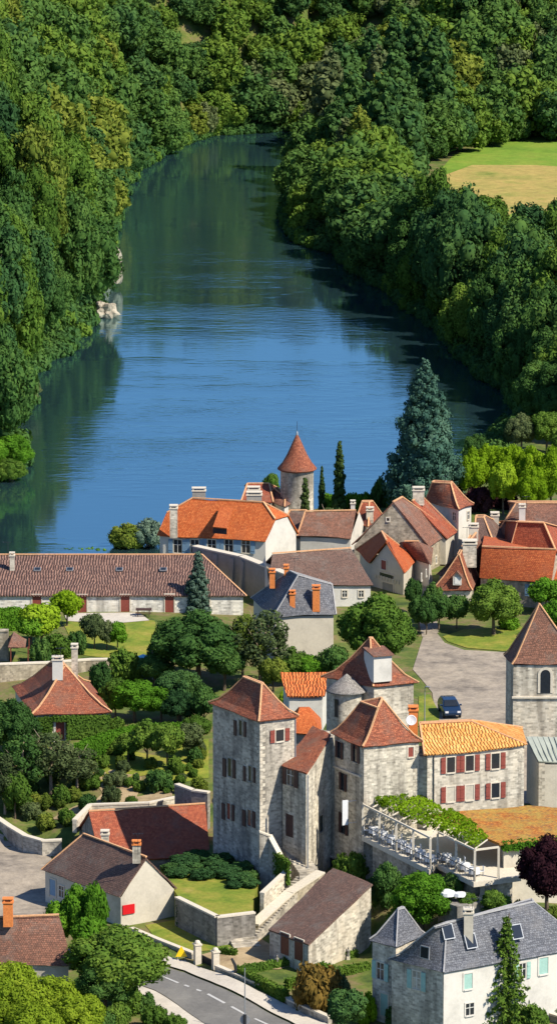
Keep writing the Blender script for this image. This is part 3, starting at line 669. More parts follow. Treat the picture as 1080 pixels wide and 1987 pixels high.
# 9 small orange gable house with loggia
E = [X(714, 1092, 10.6), X(785, 1112, 10.6), X(809, 1085, 10.6), X(690, 1066, 10.6)]
h = house('loggia_house', 'small gabled house with bright orange roof, red shutters and a balustraded loggia', E, [(749, 1048), (749, 1048), (740, 1031), (740, 1031)], 7, 'plaster', 'tile_orange', gables=(0,), ov=.3, ovg=.35, fit=None)
opening(h, 0, 744, 1096, .9, 1.0, 'trim', 'wood_red', name='window', bars=False)
opening(h, 0, 750, 1117, 2.6, .4, 'plaster', 'glass', bars=False, name='window', sill=False)
a, b_, d, nn = outward(h, 0); mb = MB(); p0 = XP(729, 1117, a, b_)
for k in range(9): q = p0 + (XP(774, 1117, a, b_) - p0) * (k / 8); q.z = p0.z - .25; mb.box((q.x + nn.x * .08, q.y + nn.y * .08, q.z), (.1, .1, .45))
mb.build('balustrade', 'trim', h.root)
opening(h, 0, 752, 1146, 2.0, 1.7, 'trim', 'plaster_grey', name='door', sill=False)
h = house('annex_house', 'narrow white annex with brown roof joining loggia house and stone gable', [(783, 1078, 10.8), (836, 1096, 10.8), (840, 1062, 10.8), (775, 1050, 10.8)], [(784, 1050, 12.8), (812, 1050, 12.8), (812, 1050, 12.8), (784, 1050, 12.8)], 7, 'plaster_white', 'tile_brown', hips=False, fit=None)
for x, y in ((817, 1120), (826, 1112)): opening(h, 1, x, y, .4, .6, 'trim', 'glass')

# 10 white tower house
h = house('white_tower_house', 'tall white house with steep hipped red roof beside the big conifer', [(822, 972, 13.6), (890, 988, 13.6), (919, 977, 13.6)], [(838, 936, 16.6), (874, 938, 16.6), (876, 935, 16.6), (842, 933, 16.6)], 7.5, 'plaster_white', 'tile_rust', flare=FL)
opening(h, 0, 881, 1002, .5, .9, 'trim', 'glass'); opening(h, 1, 907, 1000, .5, .9, 'trim', 'glass'); chimney(h, 852, 946, 15.8, 1.8, .55, .5, 'plaster_white')

# 12-14 right hand cluster
h = house('back_house', 'wide brown roofed house behind the purple shrub at the village edge', [(960, 1040, 10.8), (1120, 1075, 10.8), (1150, 1030, 10.8)], [(1000, 976, 14.3), (1100, 976, 14.3), (1110, 973, 14.3), (985, 973, 14.3)], 7, 'plaster', 'tile_brown')
chimney(h, 1012, 982, 14.4, 2, .7, .6, 'plaster_white')
h = house('violet_roof_house', 'house with mottled violet brown roof and a square pale chimney', [(918, 1062, 10.6), (962, 1066, 10.6), (1000, 1030, 10.6)], [(922, 1004, 14.2), (938, 1004, 14.2), (940, 1000, 14.2), (924, 1000, 14.2)], 7, 'plaster', 'tile_dark')
chimney(h, 959, 998, 14, 1.6, .9, .8, 'plaster'); 
h = house('salmon_hip_house', 'house with red roof and salmon lit hips behind the bright orange roof', [(988, 1066, 10.8), (1078, 1070, 10.8), (1110, 1030, 10.8), (960, 1010, 10.8)], [(1003, 1012, 14), (1054, 1014, 14), (1054, 1014, 14), (1003, 1012, 14)], 7, 'plaster', 'tile_red', caps=.5, fit=None)  # wide pale caps stand in for the light on the salmon hips
h = house('orange_ridge_house', 'long bright orange roofed house with a pale blue shuttered window', [(929, 1120, 10.8), (1068, 1132, 10.8), (1110, 1090, 10.8), (940, 1030, 10.8)], [(934, 1060, 14.2), (1078, 1066, 14.2), (1078, 1066, 14.2), (934, 1060, 14.2)], 7, 'stone_rubble', 'tile_orange', gables=(1, 3), fit=None)
opening(h, 0, 1034, 1146, .8, 1.2, 'plaster_white', 'glass', 'wood_blue')
h = house('edge_house', 'orange roofed house cut by the right frame edge', [(1066, 1128, 10.6), (1130, 1136, 10.6), (1150, 1090, 10.6)], [(1078, 1072, 14.4), (1120, 1072, 14.4), (1122, 1068, 14.4), (1080, 1068, 14.4)], 7, 'plaster', 'tile_orange')
h = house('dormer_house', 'steep brown tiled house with a small white dormer above the ivy', [(834, 1144, 10), (916, 1146, 10), (925, 1100, 10), (862, 1092, 10)], [(888, 1076, 13.8), (890, 1076, 13.8), (905, 1050, 13.8), (902, 1050, 13.8)], 7, 'stone', 'tile_rust', flare=FL)
chimney(h, 910, 1052, 14.6, 2.2, 1.5, 1.2, 'stone'); dormer(h, 886, 1118, 11.6, .9, 1.8, 1.0, pane='shut', rz=-.1)
opening(h, 0, 862, 1172, .6, 1.1, 'trim', 'glass'); opening(h, 0, 930 - 15, 1195, .8, 1.6, 'trim', 'wood_white', name='door', sill=False)
h = house('ridge_house', 'brown roofed house with stone verge between dormer house and white tower house', [(846, 1115, 10.4), (912, 1122, 10.4), (938, 1060, 10.4), (900, 1050, 10.4)], [(900, 1062, 13.6), (924, 1032, 14.2), (926, 1028, 14.2), (918, 1026, 14)], 7, 'plaster_grey', 'tile_brown', hips=False)
chimney(h, 918, 1020, 14.9, 1.2, 1.0, .7, 'plaster')

# 15 slate house with the orange chimneys
h = house('slate_roof_house', 'grey slate roofed house with tall orange brick chimney stacks', [(486, 1160, 13), (530, 1196, 13), (652, 1192, 13), (640, 1130, 13)], [(562, 1108, 17), (578, 1116, 17), (644, 1134, 15.6), (640, 1132, 15.6)], 7.5, 'plaster', 'slate', ridge='ridge_grey', caps=.14, fit=None)
chimney(h, 567, 1150, 15.3, 1.6, .55, .5, 'brick', 'brick'); chimney(h, 613, 1140, 15.8, 2.0, .75, .6, 'brick', 'brick')
chimney(h, 528, 1108, 16.8, 1.3, .55, .5, 'brick', 'brick'); chimney(h, 555, 1100, 17.3, 1.2, .45, .5, 'brick', 'brick')
# 16 long high grey wall
def wall_run(name, label, pts, hgt_, th=.5, mat='stone_grey', cope='trim', cat='wall', copeh=.15, zb=None, group=None, kind=None):
    P = [X(*p) if not isinstance(p, Vector) else p for p in pts]; o = empty(name, (P[0].x, P[0].y, P[0].z - hgt_), label, cat, group); mb = MB(); mc = MB()
    for i in range(len(P) - 1):
        a, b_ = P[i], P[i + 1]; d = Vector((b_.x - a.x, b_.y - a.y, 0)).normalized(); nn = Vector((-d.y, d.x, 0)) * th / 2; e0 = d * (.12 if i else 0); 
        tp = [a - nn - e0, b_ - nn, b_ + nn, a + nn - e0]; mb.prism([p - Vector((0, 0, copeh)) for p in tp], [(p.z - hgt_) if zb is None else zb for p in tp])
        nn2 = nn * 1.2; tp = [a - nn2 - e0, b_ - nn2, b_ + nn2, a + nn2 - e0]; mc.prism(tp, [p.z - copeh for p in tp])
    mb.build('masonry', mat, o); mc.build('coping', cope, o); return o
wall_run('boundary_wall', 'tall grey buttressed wall running diagonally behind the slate roofed house', [(378, 1058, 12), (470, 1078, 12), (572, 1118, 12)], 5, .8, 'plaster_grey', 'trim', zb=7)

wr = [o for o in bpy.data.objects if o.name.startswith('boundary_wall')][0]; a, b_ = X(378, 1058, 12), X(470, 1078, 12); c_ = X(572, 1118, 12)
for a, b_, f_ in ((a, b_, .15), (a, b_, .85), (b_, c_, .08), (a, b_, .5)):
    p = a.lerp(b_, f_); d = (b_ - a).normalized(); nn = Vector((d.y, -d.x, 0)); nn = nn if nn.y < 0 else -nn
    MB().box6([p + d * sx * .35 + nn * o_ + Vector((0, 0, z - 12)) for z, oo in ((7, 1.0), (11.6, .55)) for sx, o_ in ((-1, .3), (1, .3), (1, oo), (-1, oo))]).build('buttress', 'plaster_grey', wr)
# 17-21 the old stone mansion: two towers and the middle
ft = [(0, 0), (.3, .17), (.6, .48), (1, 1)]
h = house('stone_tower_house', 'tallest square stone tower with flared brown hip roof, left of the outside stair', [(404, 1362, 18.3), (502, 1400, 18.3), (580, 1388, 18.3)], [(472, 1314, 22), (508, 1328, 22), (510, 1326, 22), (476, 1313, 22)], 3.6, 'stone_dark', 'tile_rust', flare=ft, ov=.3, cat='tower')
opening(h, 1, 542, 1427, .85, 1.05, 'trim', 'glass', 'wood_red', bars=False)
for x, y, w_, hh in ((463, 1412, .9, 1.4), (442, 1489, 1.1, 1.7), (481, 1501, .8, 1.4), (440, 1574, 1.0, 1.5), (480, 1587, 1.1, 1.5)):
    a, b_, d, nn = outward(h, 0); o = opening(h, 0, x + 4, y, w_ * .55, hh, 'stone_dark', 'glass', bars=False, fw=.06)
    p = XP(x - 6, y, a, b_); mb = MB(); q = [p + d * (sx * w_ * .25) + Vector((0, 0, sz * hh / 2)) + nn * dd for dd in (.02, .1) for sx, sz in ((-1, -1), (1, -1), (1, 1), (-1, 1))]; mb.box6(q).build('shutter', 'wood_dark', h.root)
    p = XP(x + 13, y + 3, a, b_); mb = MB(); q = [p + d * (sx * w_ * .2) + Vector((0, 0, sz * hh / 2)) + nn * dd for dd in (.02, .1) for sx, sz in ((-1, -1), (1, -1), (1, 1), (-1, 1))]; mb.box6(q).build('shutter', 'wood_dark', h.root)
a, b_, d, nn = outward(h, 1); p = XP(572, 1395, a, b_) + nn * .08; mb = MB(); mb.bar(p, XP(572, 1500, a, b_) + nn * .08, .1).build('drainpipe', 'zinc', h.root)
TWR = h
# middle wing (shed roof)
L_ = XP(548, 1481, TWR.w[1], TWR.w[2]) + Vector((-.1, -.35, 0)); zw = L_.z; print('wing', zw, L_); P_, Q_, K_ = X(594, 1499, zw), X(655, 1418, zw + 1.9), X(606, 1408, zw + 1.9)
h = house('middle_wing', 'narrow wing with small brown lean-to roof between the two stone towers', [L_, P_, Q_, K_], [L_, P_, Q_, K_], 3.6, 'stone', 'tile_brown', ridge=None, cat='house', ov=.1)
bpy.data.objects.remove(h.roof); bpy.data.objects.remove(h.wall)
MB().prism([p - Vector((0, 0, .15)) for p in inset([L_, P_, Q_, K_], [.1] * 4) and [Vector((q.x, q.y, e.z)) for q, e in zip(inset([L_, P_, Q_, K_], [.1] * 4), (L_, P_, Q_, K_))]], 3.2).build('wall', 'stone', h.root)
MB().slab([L_, P_, X(641, 1424, zw + 1.9), K_], .16).build('roof', 'tile_rust', h.root)
opening(h, 1, 622, 1598, .9, 1.5, 'stone_dark', 'glass', fw=.08, bars=False)
opening(h, 0, 564, 1508, 1.0, 1.5, 'stone', 'glass', fw=.08, shut='wood_dark'); opening(h, 0, 562, 1602, 1.2, 2.1, 'stone', 'wood_dark', name='door', sill=False, fw=.1)
a, b_, d, nn = outward(h, 1); p = Vector((P_.x, P_.y, zw - .2)) + Vector((.12, -.18, 0)); mb = MB(); mb.bar(p, Vector((p.x, p.y, 4.2)), .13).build('drainpipe', 'zinc', h.root)
# right block
h = house('square_block_house', 'square stone block house with rust tiled hip roof right of the outside stair', [(640, 1420, 16.4), (703, 1448, 16.4), (820, 1437, 16.4)], [(699, 1362, 19.6), (733, 1374, 19.6), (741, 1356, 20.1), (738, 1354, 20.1)], 2.6, 'stone', 'tile_rust', flare=FL, cat='house')
opening(h, 1, 796, 1459, .5, .9, 'trim', 'wood_red', bars=False)
for x, y, w_, hh in ((659, 1455, .8, 1.5), (690, 1462, .9, 1.6), (666, 1517, .8, 1.6), (622 + 45, 1598, 1.0, 1.9)):
    a, b_, d, nn = outward(h, 0); opening(h, 0, x, y, w_, hh, 'stone_dark', 'glass', bars=False, fw=.06)
    for s_ in (-1, 1):
        p = XP(x, y, a, b_) + d * s_ * w_ * .62; mb = MB(); q = [p + d * (sx * w_ * .22) + Vector((0, 0, sz * hh / 2)) + nn * dd for dd in (.065, .12) for sx, sz in ((-1, -1), (1, -1), (1, 1), (-1, 1))]; mb.box6(q).build('shutter', 'wood_dark', h.root)
a, b_, d, nn = outward(h, 0); mb = MB(); mb.bar(XP(649, 1487, a, b_) + nn * .1, XP(700, 1507, a, b_) + nn * .1, .16).build('string_course', 'trim', h.root)
opening(h, 0, 645, 1680, 1.0, 1.4, 'stone_dark', 'glass', bars=False, name='window', sill=False)
p = XP(690, 1574, a, b_) + nn * 1.1; mb = MB(); [mb.bar(p + Vector((0, 0, z)), p - nn * 1.15 + Vector((0, 0, z)), .04) for z in (-1, 1)]; d2 = outward(h, 1)[2]; d2 = d2 if d2.x > 0 else -d2; n2 = outward(h, 1)[3]; mb.box6([p + d2 * sx * .27 + n2 * dd * .02 + Vector((0, 0, sz * 1.15)) for sz in (-1, 1) for sx, dd in ((-1, -1), (1, -1), (1, 1), (-1, 1))]); top_mesh(mb, 'banner', 'white', p, 'narrow upright white banner at the corner of the square block house', 'banner')
# low dark wall face between wing and block with one window
A_, B_ = X(594, 1500, 13), X(650, 1500, 11)
opening((h.w[0], h.w[1], d, nn), 0, 700, 1, .1, .1) if False else None
# 18 back tower with the white dormer
h = house('dormer_tower', 'stone tower with flared rust roof carrying a big white boxed dormer', [(622, 1312, 15.2), (724, 1332, 15.2), (812, 1324, 15.2)], [(716, 1238, 20.2), (718, 1239, 20.2), (722, 1238, 20.2), (719, 1237, 20.2)], 7.5, 'stone_pale', 'tile_rust', flare=ft, cat='tower')
p = XP(742, 1271, h.E[1], h.E[2]); p = p + Vector((0, -.02, 0)); dd_ = h.E[2] - h.E[1]; dormer(h, p, None, None, 1.85, 2.4, 2.6, 'plaster_white', 'tile_brown', rz=math.atan2(dd_.y, dd_.x), rise=0, pane=False)
# small orange lean-to
h = house('lean_to_house', 'small shed with bright orange corrugated tiles joined to the dormer tower', [(556, 1350, 11.6), (630, 1350, 11.6), (640, 1303, 13.0), (543, 1303, 13.0)], [(556, 1350, 11.6), (630, 1350, 11.6), (640, 1303, 13.0), (543, 1303, 13.0)], 8, 'plaster_white', 'canal_red', ridge=None)
a_ = [X(556, 1350, 11.6), X(630, 1350, 11.6), X(640, 1303, 13.0), X(543, 1303, 13.0)]
bpy.data.objects.remove(h.roof); MB().slab(a_, .15).build('roof', 'canal_red', h.root)
# round turret with stone lauze roof
c = X(672, 1337, 14.6); base = Vector((c.x, c.y, 8)); t = empty('round_turret', base, 'round stair turret with shallow grey stone cone roof amid the stone towers', 'tower')
MB().lathe(base, [(1.55, 0), (1.55, 6.6)]).build('wall', 'stone', t, True); MB().lathe(base, [(1.5, 6.45), (2.0, 6.45), (1.95, 6.6), (1.0, 7.3), (0.02, 8.1)], 26).build('roof', 'lauze', t, True)
p = X(661, 1375, 12.5); mb = MB(); mb.box((base.x - .95, base.y - 1.26, 12.2), (.35, .25, 1.7), -.5); mb.build('window_slit', 'glass', t)
# curved lean-to roofs behind the wing
mb = MB(); pr = [X(575, 1400, 14.6), X(628, 1436, 13.6), X(600, 1372, 15.8), X(582, 1372, 15.8)]
h = house('rear_roof_house', 'small orange tiled roof tucked behind the tallest tower', [(566, 1420, 13.6), (625, 1425, 13.6), (622, 1392, 13.6), (566, 1380, 13.6)], [(580, 1375, 15.2), (600, 1374, 15.2), (600, 1372, 15.2), (580, 1372, 15.2)], 8, 'plaster_grey', 'tile_mansion', ridge=None)
# 23 house with the orange canal roof and russet shutters
E = bpts([(823, 1464, 15.35), (1022, 1445, 15.35)]); bk = Vector((-.1, 9.2, 0)); E += [E[1] + bk, E[0] + bk]
h = house('shuttered_house', 'pale stone house with orange canal tiles and six russet shuttered windows', E, [X(814, 1404, 17.1), X(912, 1399, 17.1), X(914, 1397, 17.1), X(814, 1402, 17.1)], 7.4, 'stone_pale', 'canal_orange', ridge='ridge')
for x, ws in ((873.5, 1), (910, 1), (960, 1)):
    opening(h, 0, x, 1484 - (x - 873) * .085, .78, 1.4, 'trim', 'glass', 'wood_red', bars=False); opening(h, 0, x, 1541 - (x - 873) * .085, .78, 1.35, 'trim', 'curtain' if x < 940 else 'glass', 'wood_red', bars=False)
f0, f1 = X(806, 1462, 15.0), XP(836, 1463, E[0], E[1]); f0 = Vector((f0.x, f1.y + .9, 0)); f1 = Vector((f1.x, f1.y + .6, 0)); MB().prism([Vector((q.x, q.y, 14.9)) for q in (f0, f1, f1 + Vector((0, 4, 0)), f0 + Vector((0, 4, 0)))], 6).build('side_wall', 'stone_dark', h.root)
a, b_, d, nn = outward(h, 0); mb = MB(); mb.bar(XP(840, 1462, a, b_) + nn * .08, XP(840, 1570, a, b_) + nn * .08, .09).build('drainpipe', 'dark_metal', h.root)
chimney(h, 801, 1375, 17.9, 2.4, .8, .8, 'brick', 'brick')
p = X(797, 1398, 17.0); mb = MB(); r_ = .48
for k in range(4):
    pass
mb.lathe((0, 0, 0), [(.02, 0), (.25, .04), (.42, .12), (.48, .18), (.42, .14), (.25, .06), (.02, .03)], 20)
rot = Matrix.Rotation(math.radians(68), 3, 'X'); mb.v = [rot @ v + p for v in mb.v]; t = empty('satellite_dish', p, 'round white satellite dish beside the orange brick chimney', 'satellite dish'); mb.build('dish', 'white', t, True)
MB().bar(p, p + Vector((.35, .5, -.3)), .06).build('bracket', 'zinc', t); MB().bar(p + Vector((0, 0, -.3)), p + Vector((0, -.4, .05)), .03).build('feed_arm', 'zinc', t)
# 24 church tower and annex
E = bpts([(976, 1270, 16.2), (992, 1289, 16.2), (1132, 1289, 16.2)])
h = house('church_tower', 'square church bell tower with steep pointed brown roof and arched opening', E, [X(1045, 1171, 21.8)] * 4, 7.5, 'stone_pale', 'tile_brown', flare=[(0, 0), (.15, .1), (.4, .36), (1, 1)], ov=.2, cat='church tower')
a, b_, d, nn = outward(h, 1); c0 = XP(1057, 1322, a, b_)
def arch_on(c0, d, nn, w_, hh, mat, root, frame='trim', nm='bell_opening'):
    def ring(w2, top, bot, dd):
        P = [c0 + d * (-w2 / 2) + Vector((0, 0, bot)) + nn * dd, c0 + d * (w2 / 2) + Vector((0, 0, bot)) + nn * dd]
        for k in range(9):
            t_ = math.pi * k / 8; P.append(c0 + d * (math.cos(t_) * w2 / 2) + Vector((0, 0, top - w2 / 2 + math.sin(t_) * w2 / 2)) + nn * dd)
        return P
    f_ = MB(); q = ring(w_ + .5, hh / 2 + .25, -hh / 2, .07); f_.poly(q); 
    for k in range(len(q)): f_.poly([q[k], q[(k + 1) % len(q)], q[(k + 1) % len(q)] - nn * .1, q[k] - nn * .1])
    o = f_.build(nm, frame, root); g_ = MB(); g_.poly(ring(w_, hh / 2, -hh / 2 + .01, .085)); g_.build('dark_opening', 'glass', o); return o
arch_on(c0, d, nn, .95, 2.3, 'glass', h.root)
mb = MB(); p0, p1 = XP(992, 1353, a, b_), XP(1130, 1353, a, b_); mb.bar(p0 + nn * .08, p1 + nn * .08, .22, .16).build('string_course', 'trim', h.root)
h = house('church_annex', 'church annex with pale ribbed metal roof beside the bell tower', [(1044, 1477, 12.2), (1160, 1477, 12.2), (1150, 1430, 13.4), (1020, 1430, 13.4)], [(1044, 1477, 12.2), (1160, 1477, 12.2), (1150, 1430, 13.4), (1020, 1430, 13.4)], 7.4, 'plaster', 'zinc_roof', ridge=None, ov=.05)
a_ = [X(1044, 1477, 12.2), X(1160, 1477, 12.2), X(1150, 1430, 13.4), X(1020, 1430, 13.4)]; bpy.data.objects.remove(h.roof); o = MB().slab(a_, .12).build('roof', 'zinc_roof', h.root)
mb = MB()
for k in range(1, 12): mb.bar(a_[0].lerp(a_[1], k / 12) + Vector((0, 0, .03)), a_[3].lerp(a_[2], k / 12) + Vector((0, 0, .03)), .06, .08)
mb.build('seams', 'zinc_roof', o)
# 26 terrace roof of mossy tiles
T = [X(832, 1580, 11.0), X(968, 1634, 10.7), X(1150, 1618, 10.7), X(1150, 1572, 11.0), X(1022, 1562, 11.0)]
t = empty('veranda', (T[1].x, T[1].y, 6.3), 'veranda with low sloping mossy orange roof below the shuttered house', 'veranda')
MB().slab(T, .2).build('roof', 'moss_roof', t); mb = MB(); q = [T[1] + Vector((.4, .5, -.3)), T[2] + Vector((0, .5, -.3)), T[2] + Vector((0, 6, -.3)), T[1] + Vector((.4, 6, -.3))]; mb.prism(q, 4); mb.build('wall', 'plaster_cream', t)
# 27 pergola terrace
FZ = 8.2; fl = [X(701, 1618, FZ), X(832, 1688, FZ), X(846, 1676, FZ), X(918, 1712, FZ), X(1010, 1700, FZ), X(1010, 1640, FZ), X(840, 1590, FZ)]
fl[0] = Vector((fl[0].x, fl[0].y - .6, FZ)); t = empty('terrace', (fl[3].x, fl[3].y, 3.4), 'raised paved terrace on a stone base below the shuttered house', 'terrace')
mb = MB(); mb.prism(fl, FZ - .45); mb.build('floor_slab', 'trim', t)
cc = sum(fl, Vector()) / len(fl); mb = MB(); mb.prism([Vector((p.x + (cc.x - p.x) * .12, p.y + (cc.y - p.y) * .12 + .6, FZ - .46)) for p in fl], 3); mb.build('base_wall', 'stone_dark', t)
p = X(935, 1712, FZ - .45); mb = MB(); mb.box((p.x, p.y + .3, 4.6), (.55, .55, 2.0)).box((p.x, p.y + .3, 6.6), (.4, .4, .7)).box((p.x, p.y + .3, 7.3), (1.3, .6, .45)); mb.build('column', 'trim', t)
pg = empty('pergola', (fl[3].x, fl[3].y, FZ), 'white timber pergola overgrown with green vine on the raised terrace', 'pergola')
PZ = 10.9; posts = [fl[0].lerp(fl[1], k / 4) for k in range(5)] + [fl[2].lerp(fl[3], k / 2) for k in range(3)] + [fl[3].lerp(fl[4], .5)]
pc = []
for p in posts:
    q = Vector((p.x + .1, p.y + .35, FZ)); pc.append(q); MB().box(q, (.2, .2, PZ - FZ)).build('post', 'trim', pg)
mb = MB(); up = Vector((0, 0, PZ - FZ + .08))
mb.bar(pc[0] + up, pc[4] + up, .14, .16).bar(pc[5] + up, pc[7] + up, .14, .16).bar(pc[4] + up, pc[5] + up, .14, .16).bar(pc[7] + up, pc[8] + up, .14, .16); mb.build('edge_beams', 'trim', pg)
mb = MB(); bkp = [X(716, 1590, PZ), X(960, 1640, PZ)]
for k in range(12):
    f_ = k / 11; a = (pc[0] + up).lerp(pc[7] + up, f_); b_ = a + Vector((1.2 + 1.6 * (1 - f_) , 5.5 - 2.5 * f_, 0)); mb.bar(a + Vector((0, 0, .12)), b_ + Vector((0, 0, .12)), .07, .09)
mb.build('rafters', 'trim', pg)
mb = MB(); 
for a, b_ in ((pc[0], pc[4]), (pc[5], pc[7])): mb.bar(a + Vector((0, -.15, .9)), b_ + Vector((0, -.15, .9)), .05)
for a, b_ in ((pc[0], pc[4]), (pc[5], pc[7])):
    for k in range(25): q = a.lerp(b_, k / 24); mb.bar(q + Vector((0, -.15, 0)), q + Vector((0, -.15, .9)), .03)
mb.build('railing', 'dark_metal', pg)

# 28 cottage with the orange hip and ivy
E = bpts([(24, 1332, 9.6), (62, 1386, 9.6), (217, 1381, 9.6)]); E[3] = X(175, 1322, 9.6)
h = house('ivy_cottage', 'cottage with flared orange hip roof and ivy covered front in the garden', E, [X(108, 1277, 13.2), X(125, 1293, 13.2), X(128, 1292, 13.2), X(112, 1276, 13.2)], 6.6, 'plaster', 'tile_rust', flare=FL)
chimney(h, 112, 1278, 14.2, 1.6, 1.0, .6, 'plaster_white'); chimney(h, 145, 1254, 14.6, 3.5, .6, .6, 'stone')
opening(h, 1, 117, 1418, .85, 1.8, 'plaster_white', 'wood_red', name='door', sill=False, fw=.2)
# 29 barn with the red roof in the tower's shadow
h = house('shaded_barn', 'long red tiled barn half in shadow at the foot of the tallest tower', [(196, 1668, 3.5), (408, 1660, 3.5), (400, 1540, 3.5), (158, 1558, 3.5)], [(172, 1574, 6.7), (398, 1559, 6.7), (398, 1559, 6.7), (172, 1574, 6.7)], 1.6, 'stone_grey', 'tile_red', gables=(3,), hips=False)
chimney(h, 204, 1616, 6.4, 1.0, .7, .6, 'stone')
# 30 house with the red sign
h = house('brown_hall', 'plain gabled house with brown roof and a small red board on its gable', [(80, 1687, 4.3), (231, 1740, 4.3), (344, 1722, 4.3)], [(162, 1618), (284, 1663), (284, 1663), (162, 1618)], .9, 'plaster', 'tile_dark', gables=(1,), ov=.25, ovg=.1)
opening(h, 0, 103, 1722, .9, 1.5, 'plaster', 'wood_blue', name='door', sill=False); opening(h, 0, 120, 1730, .7, 1.0, 'trim', 'glass'); opening(h, 0, 150, 1742, .7, 1.0, 'trim', 'glass')
chimney(h, 265, 1636, 8.8, 1.3, .7, .5, 'stone', 'brick')
a, b_, d, nn = outward(h, 1); p = XP(249, 1764, a, b_); mb = MB(); mb.box6([p + d * (sx * .6) + Vector((0, 0, sz * .42)) + nn * dd for dd in (.02, .12) for sx, sz in ((-1, -1), (1, -1), (1, 1), (-1, 1))]); top_mesh(mb, 'wall_sign', 'red_sign', p, 'plain red board fixed low on the brown hall gable', 'sign')
# 31 bottom-left house
h = house('corner_house', 'red brown tiled house with orange chimney at the bottom left corner', [X(-60, 1868, 4.3), X(142, 1872, 4.3), (X(115, 1775, 8) * 2 - X(142, 1872, 4.3)) * 1 - Vector((0, 0, 7.4)), (X(-60, 1782, 8) * 2 - X(-60, 1868, 4.3)) - Vector((0, 0, 7.4))], [X(-60, 1782, 8), X(115, 1775, 8), X(115, 1775, 8), X(-60, 1782, 8)], .7, 'plaster', 'tile_brown', gables=(1,), ovg=.2)
chimney(h, 16, 1748, 9.6, 1.7, .8, .6, 'brick', 'brick')
# 32 garage barn
h = house('garage_barn', 'garage barn with steep brown roof and two brown doors at the stair foot', [(522, 1800, 4.1), (598, 1830, 4.1), (714, 1710, 7.0), (640, 1680, 7.0)], [(522, 1800, 4.1), (598, 1830, 4.1), (714, 1710, 7.0), (640, 1680, 7.0)], 1.2, 'stone', 'tile_brown', ridge=None, ov=.12)
a_ = [X(520, 1802, 4.2), X(598, 1831, 4.2), X(722, 1712, 7.6), X(646, 1682, 7.6)]; bpy.data.objects.remove(h.roof); MB().slab(a_, .15).build('roof', 'tile_dark', h.root)
bpy.data.objects.remove(h.wall); c = sum(a_, Vector()) / 4; w_ = inset(a_, [.1, .1, .1, .1]); h.w = w_
mb = MB(); mb.prism([Vector((w_[i].x, w_[i].y, a_[i].z - .2)) for i in range(4)], 1.1); h.wall = mb.build('wall', 'stone_pale', h.root)
h.root.location.z = 1.2; 
opening(h, 0, 553, 1832, 1.25, 1.9, 'trim', 'wood_brown', name='door', sill=False, fw=.08); opening(h, 0, 580, 1843, 1.25, 1.9, 'trim', 'wood_brown', name='door', sill=False, fw=.08)
# 33 slate house at the lower right
E = bpts([(752, 1860, 7.2), (860, 1887, 7.2), (1150, 1835, 7.2)])
h = house('slate_villa', 'white villa with blue grey slate roof, skylights and pale green shutters', E, [X(842, 1798, 10.8), X(866, 1790, 10.8), X(1034, 1750, 10.8), X(1030, 1745, 10.8)], .9, 'plaster_white', 'slate', ridge='ridge_grey', ov=.2, caps=.14, flare=[(0, 0), (.25, .17), (1, 1)])
a, b_, d, nn = outward(h, 0); MB().box6([Vector((q.x, q.y, z)) + nn * o_ for z in (.9, 7.1) for q, o_ in ((a, .02), (b_, .02), (b_, -.2), (a, -.2))]).build('stone_facing', 'stone', h.root)
chimney(h, 908, 1768, 11.6, 2.2, .75, .8, 'plaster')
opening(h, 0, 808, 1902, .8, 1.5, 'trim', 'glass', 'wood_teal'); opening(h, 1, 907, 1904, .8, 1.3, 'plaster_white', 'wood_teal', bars=False); opening(h, 1, 1053, 1874, .9, 1.4, 'plaster_white', 'wood_teal', bars=False)
opening(h, 1, 1012, 1884, .6, 1.3, 'plaster_white', 'glass', 'wood_teal')
opening(h, 1, 910, 1958, .8, 1.0, 'plaster_white', 'glass')
for x, y, i in ((868, 1808, 1), (912, 1826, 1), (1001, 1808, 1)): skylight(h, x, y, i, .9, 1.1)
skylight(h, 824, 1848, 0, .8, .9)
p = X(808, 1945, 3.4); mb = MB()
for k in range(7):
    t0, t1 = math.pi * k / 7, math.pi * (k + 1) / 7; f_ = lambda t_, y_: p + Vector((-math.cos(t_) * 1.1, y_, math.sin(t_) * .45)); mb.slab([f_(t0, -.9), f_(t1, -.9), f_(t1, .5), f_(t0, .5)], .06)
mb.build('awning', 'slate_dark', h.root)
E = bpts([(716, 1822, 8.0), (768, 1838, 8.0), (826, 1812, 8.0)])
h = house('slate_turret', 'square stone corner tower with pointed slate roof attached to the villa', E, [X(771, 1764, 11.2), X(772, 1765, 11.2), X(784, 1762, 11.2), X(780, 1760, 11.2)], .9, 'stone', 'slate', ridge='ridge_grey', ov=.2, caps=.12, cat='tower', flare=[(0, 0), (.25, .16), (1, 1)], fit='ray')
opening(h, 0, 738, 1884, .8, 1.4, 'trim', 'glass', 'wood_teal'); opening(h, 0, 745, 1950, .9, 1.9, 'trim', 'wood_teal', name='door', sill=False)

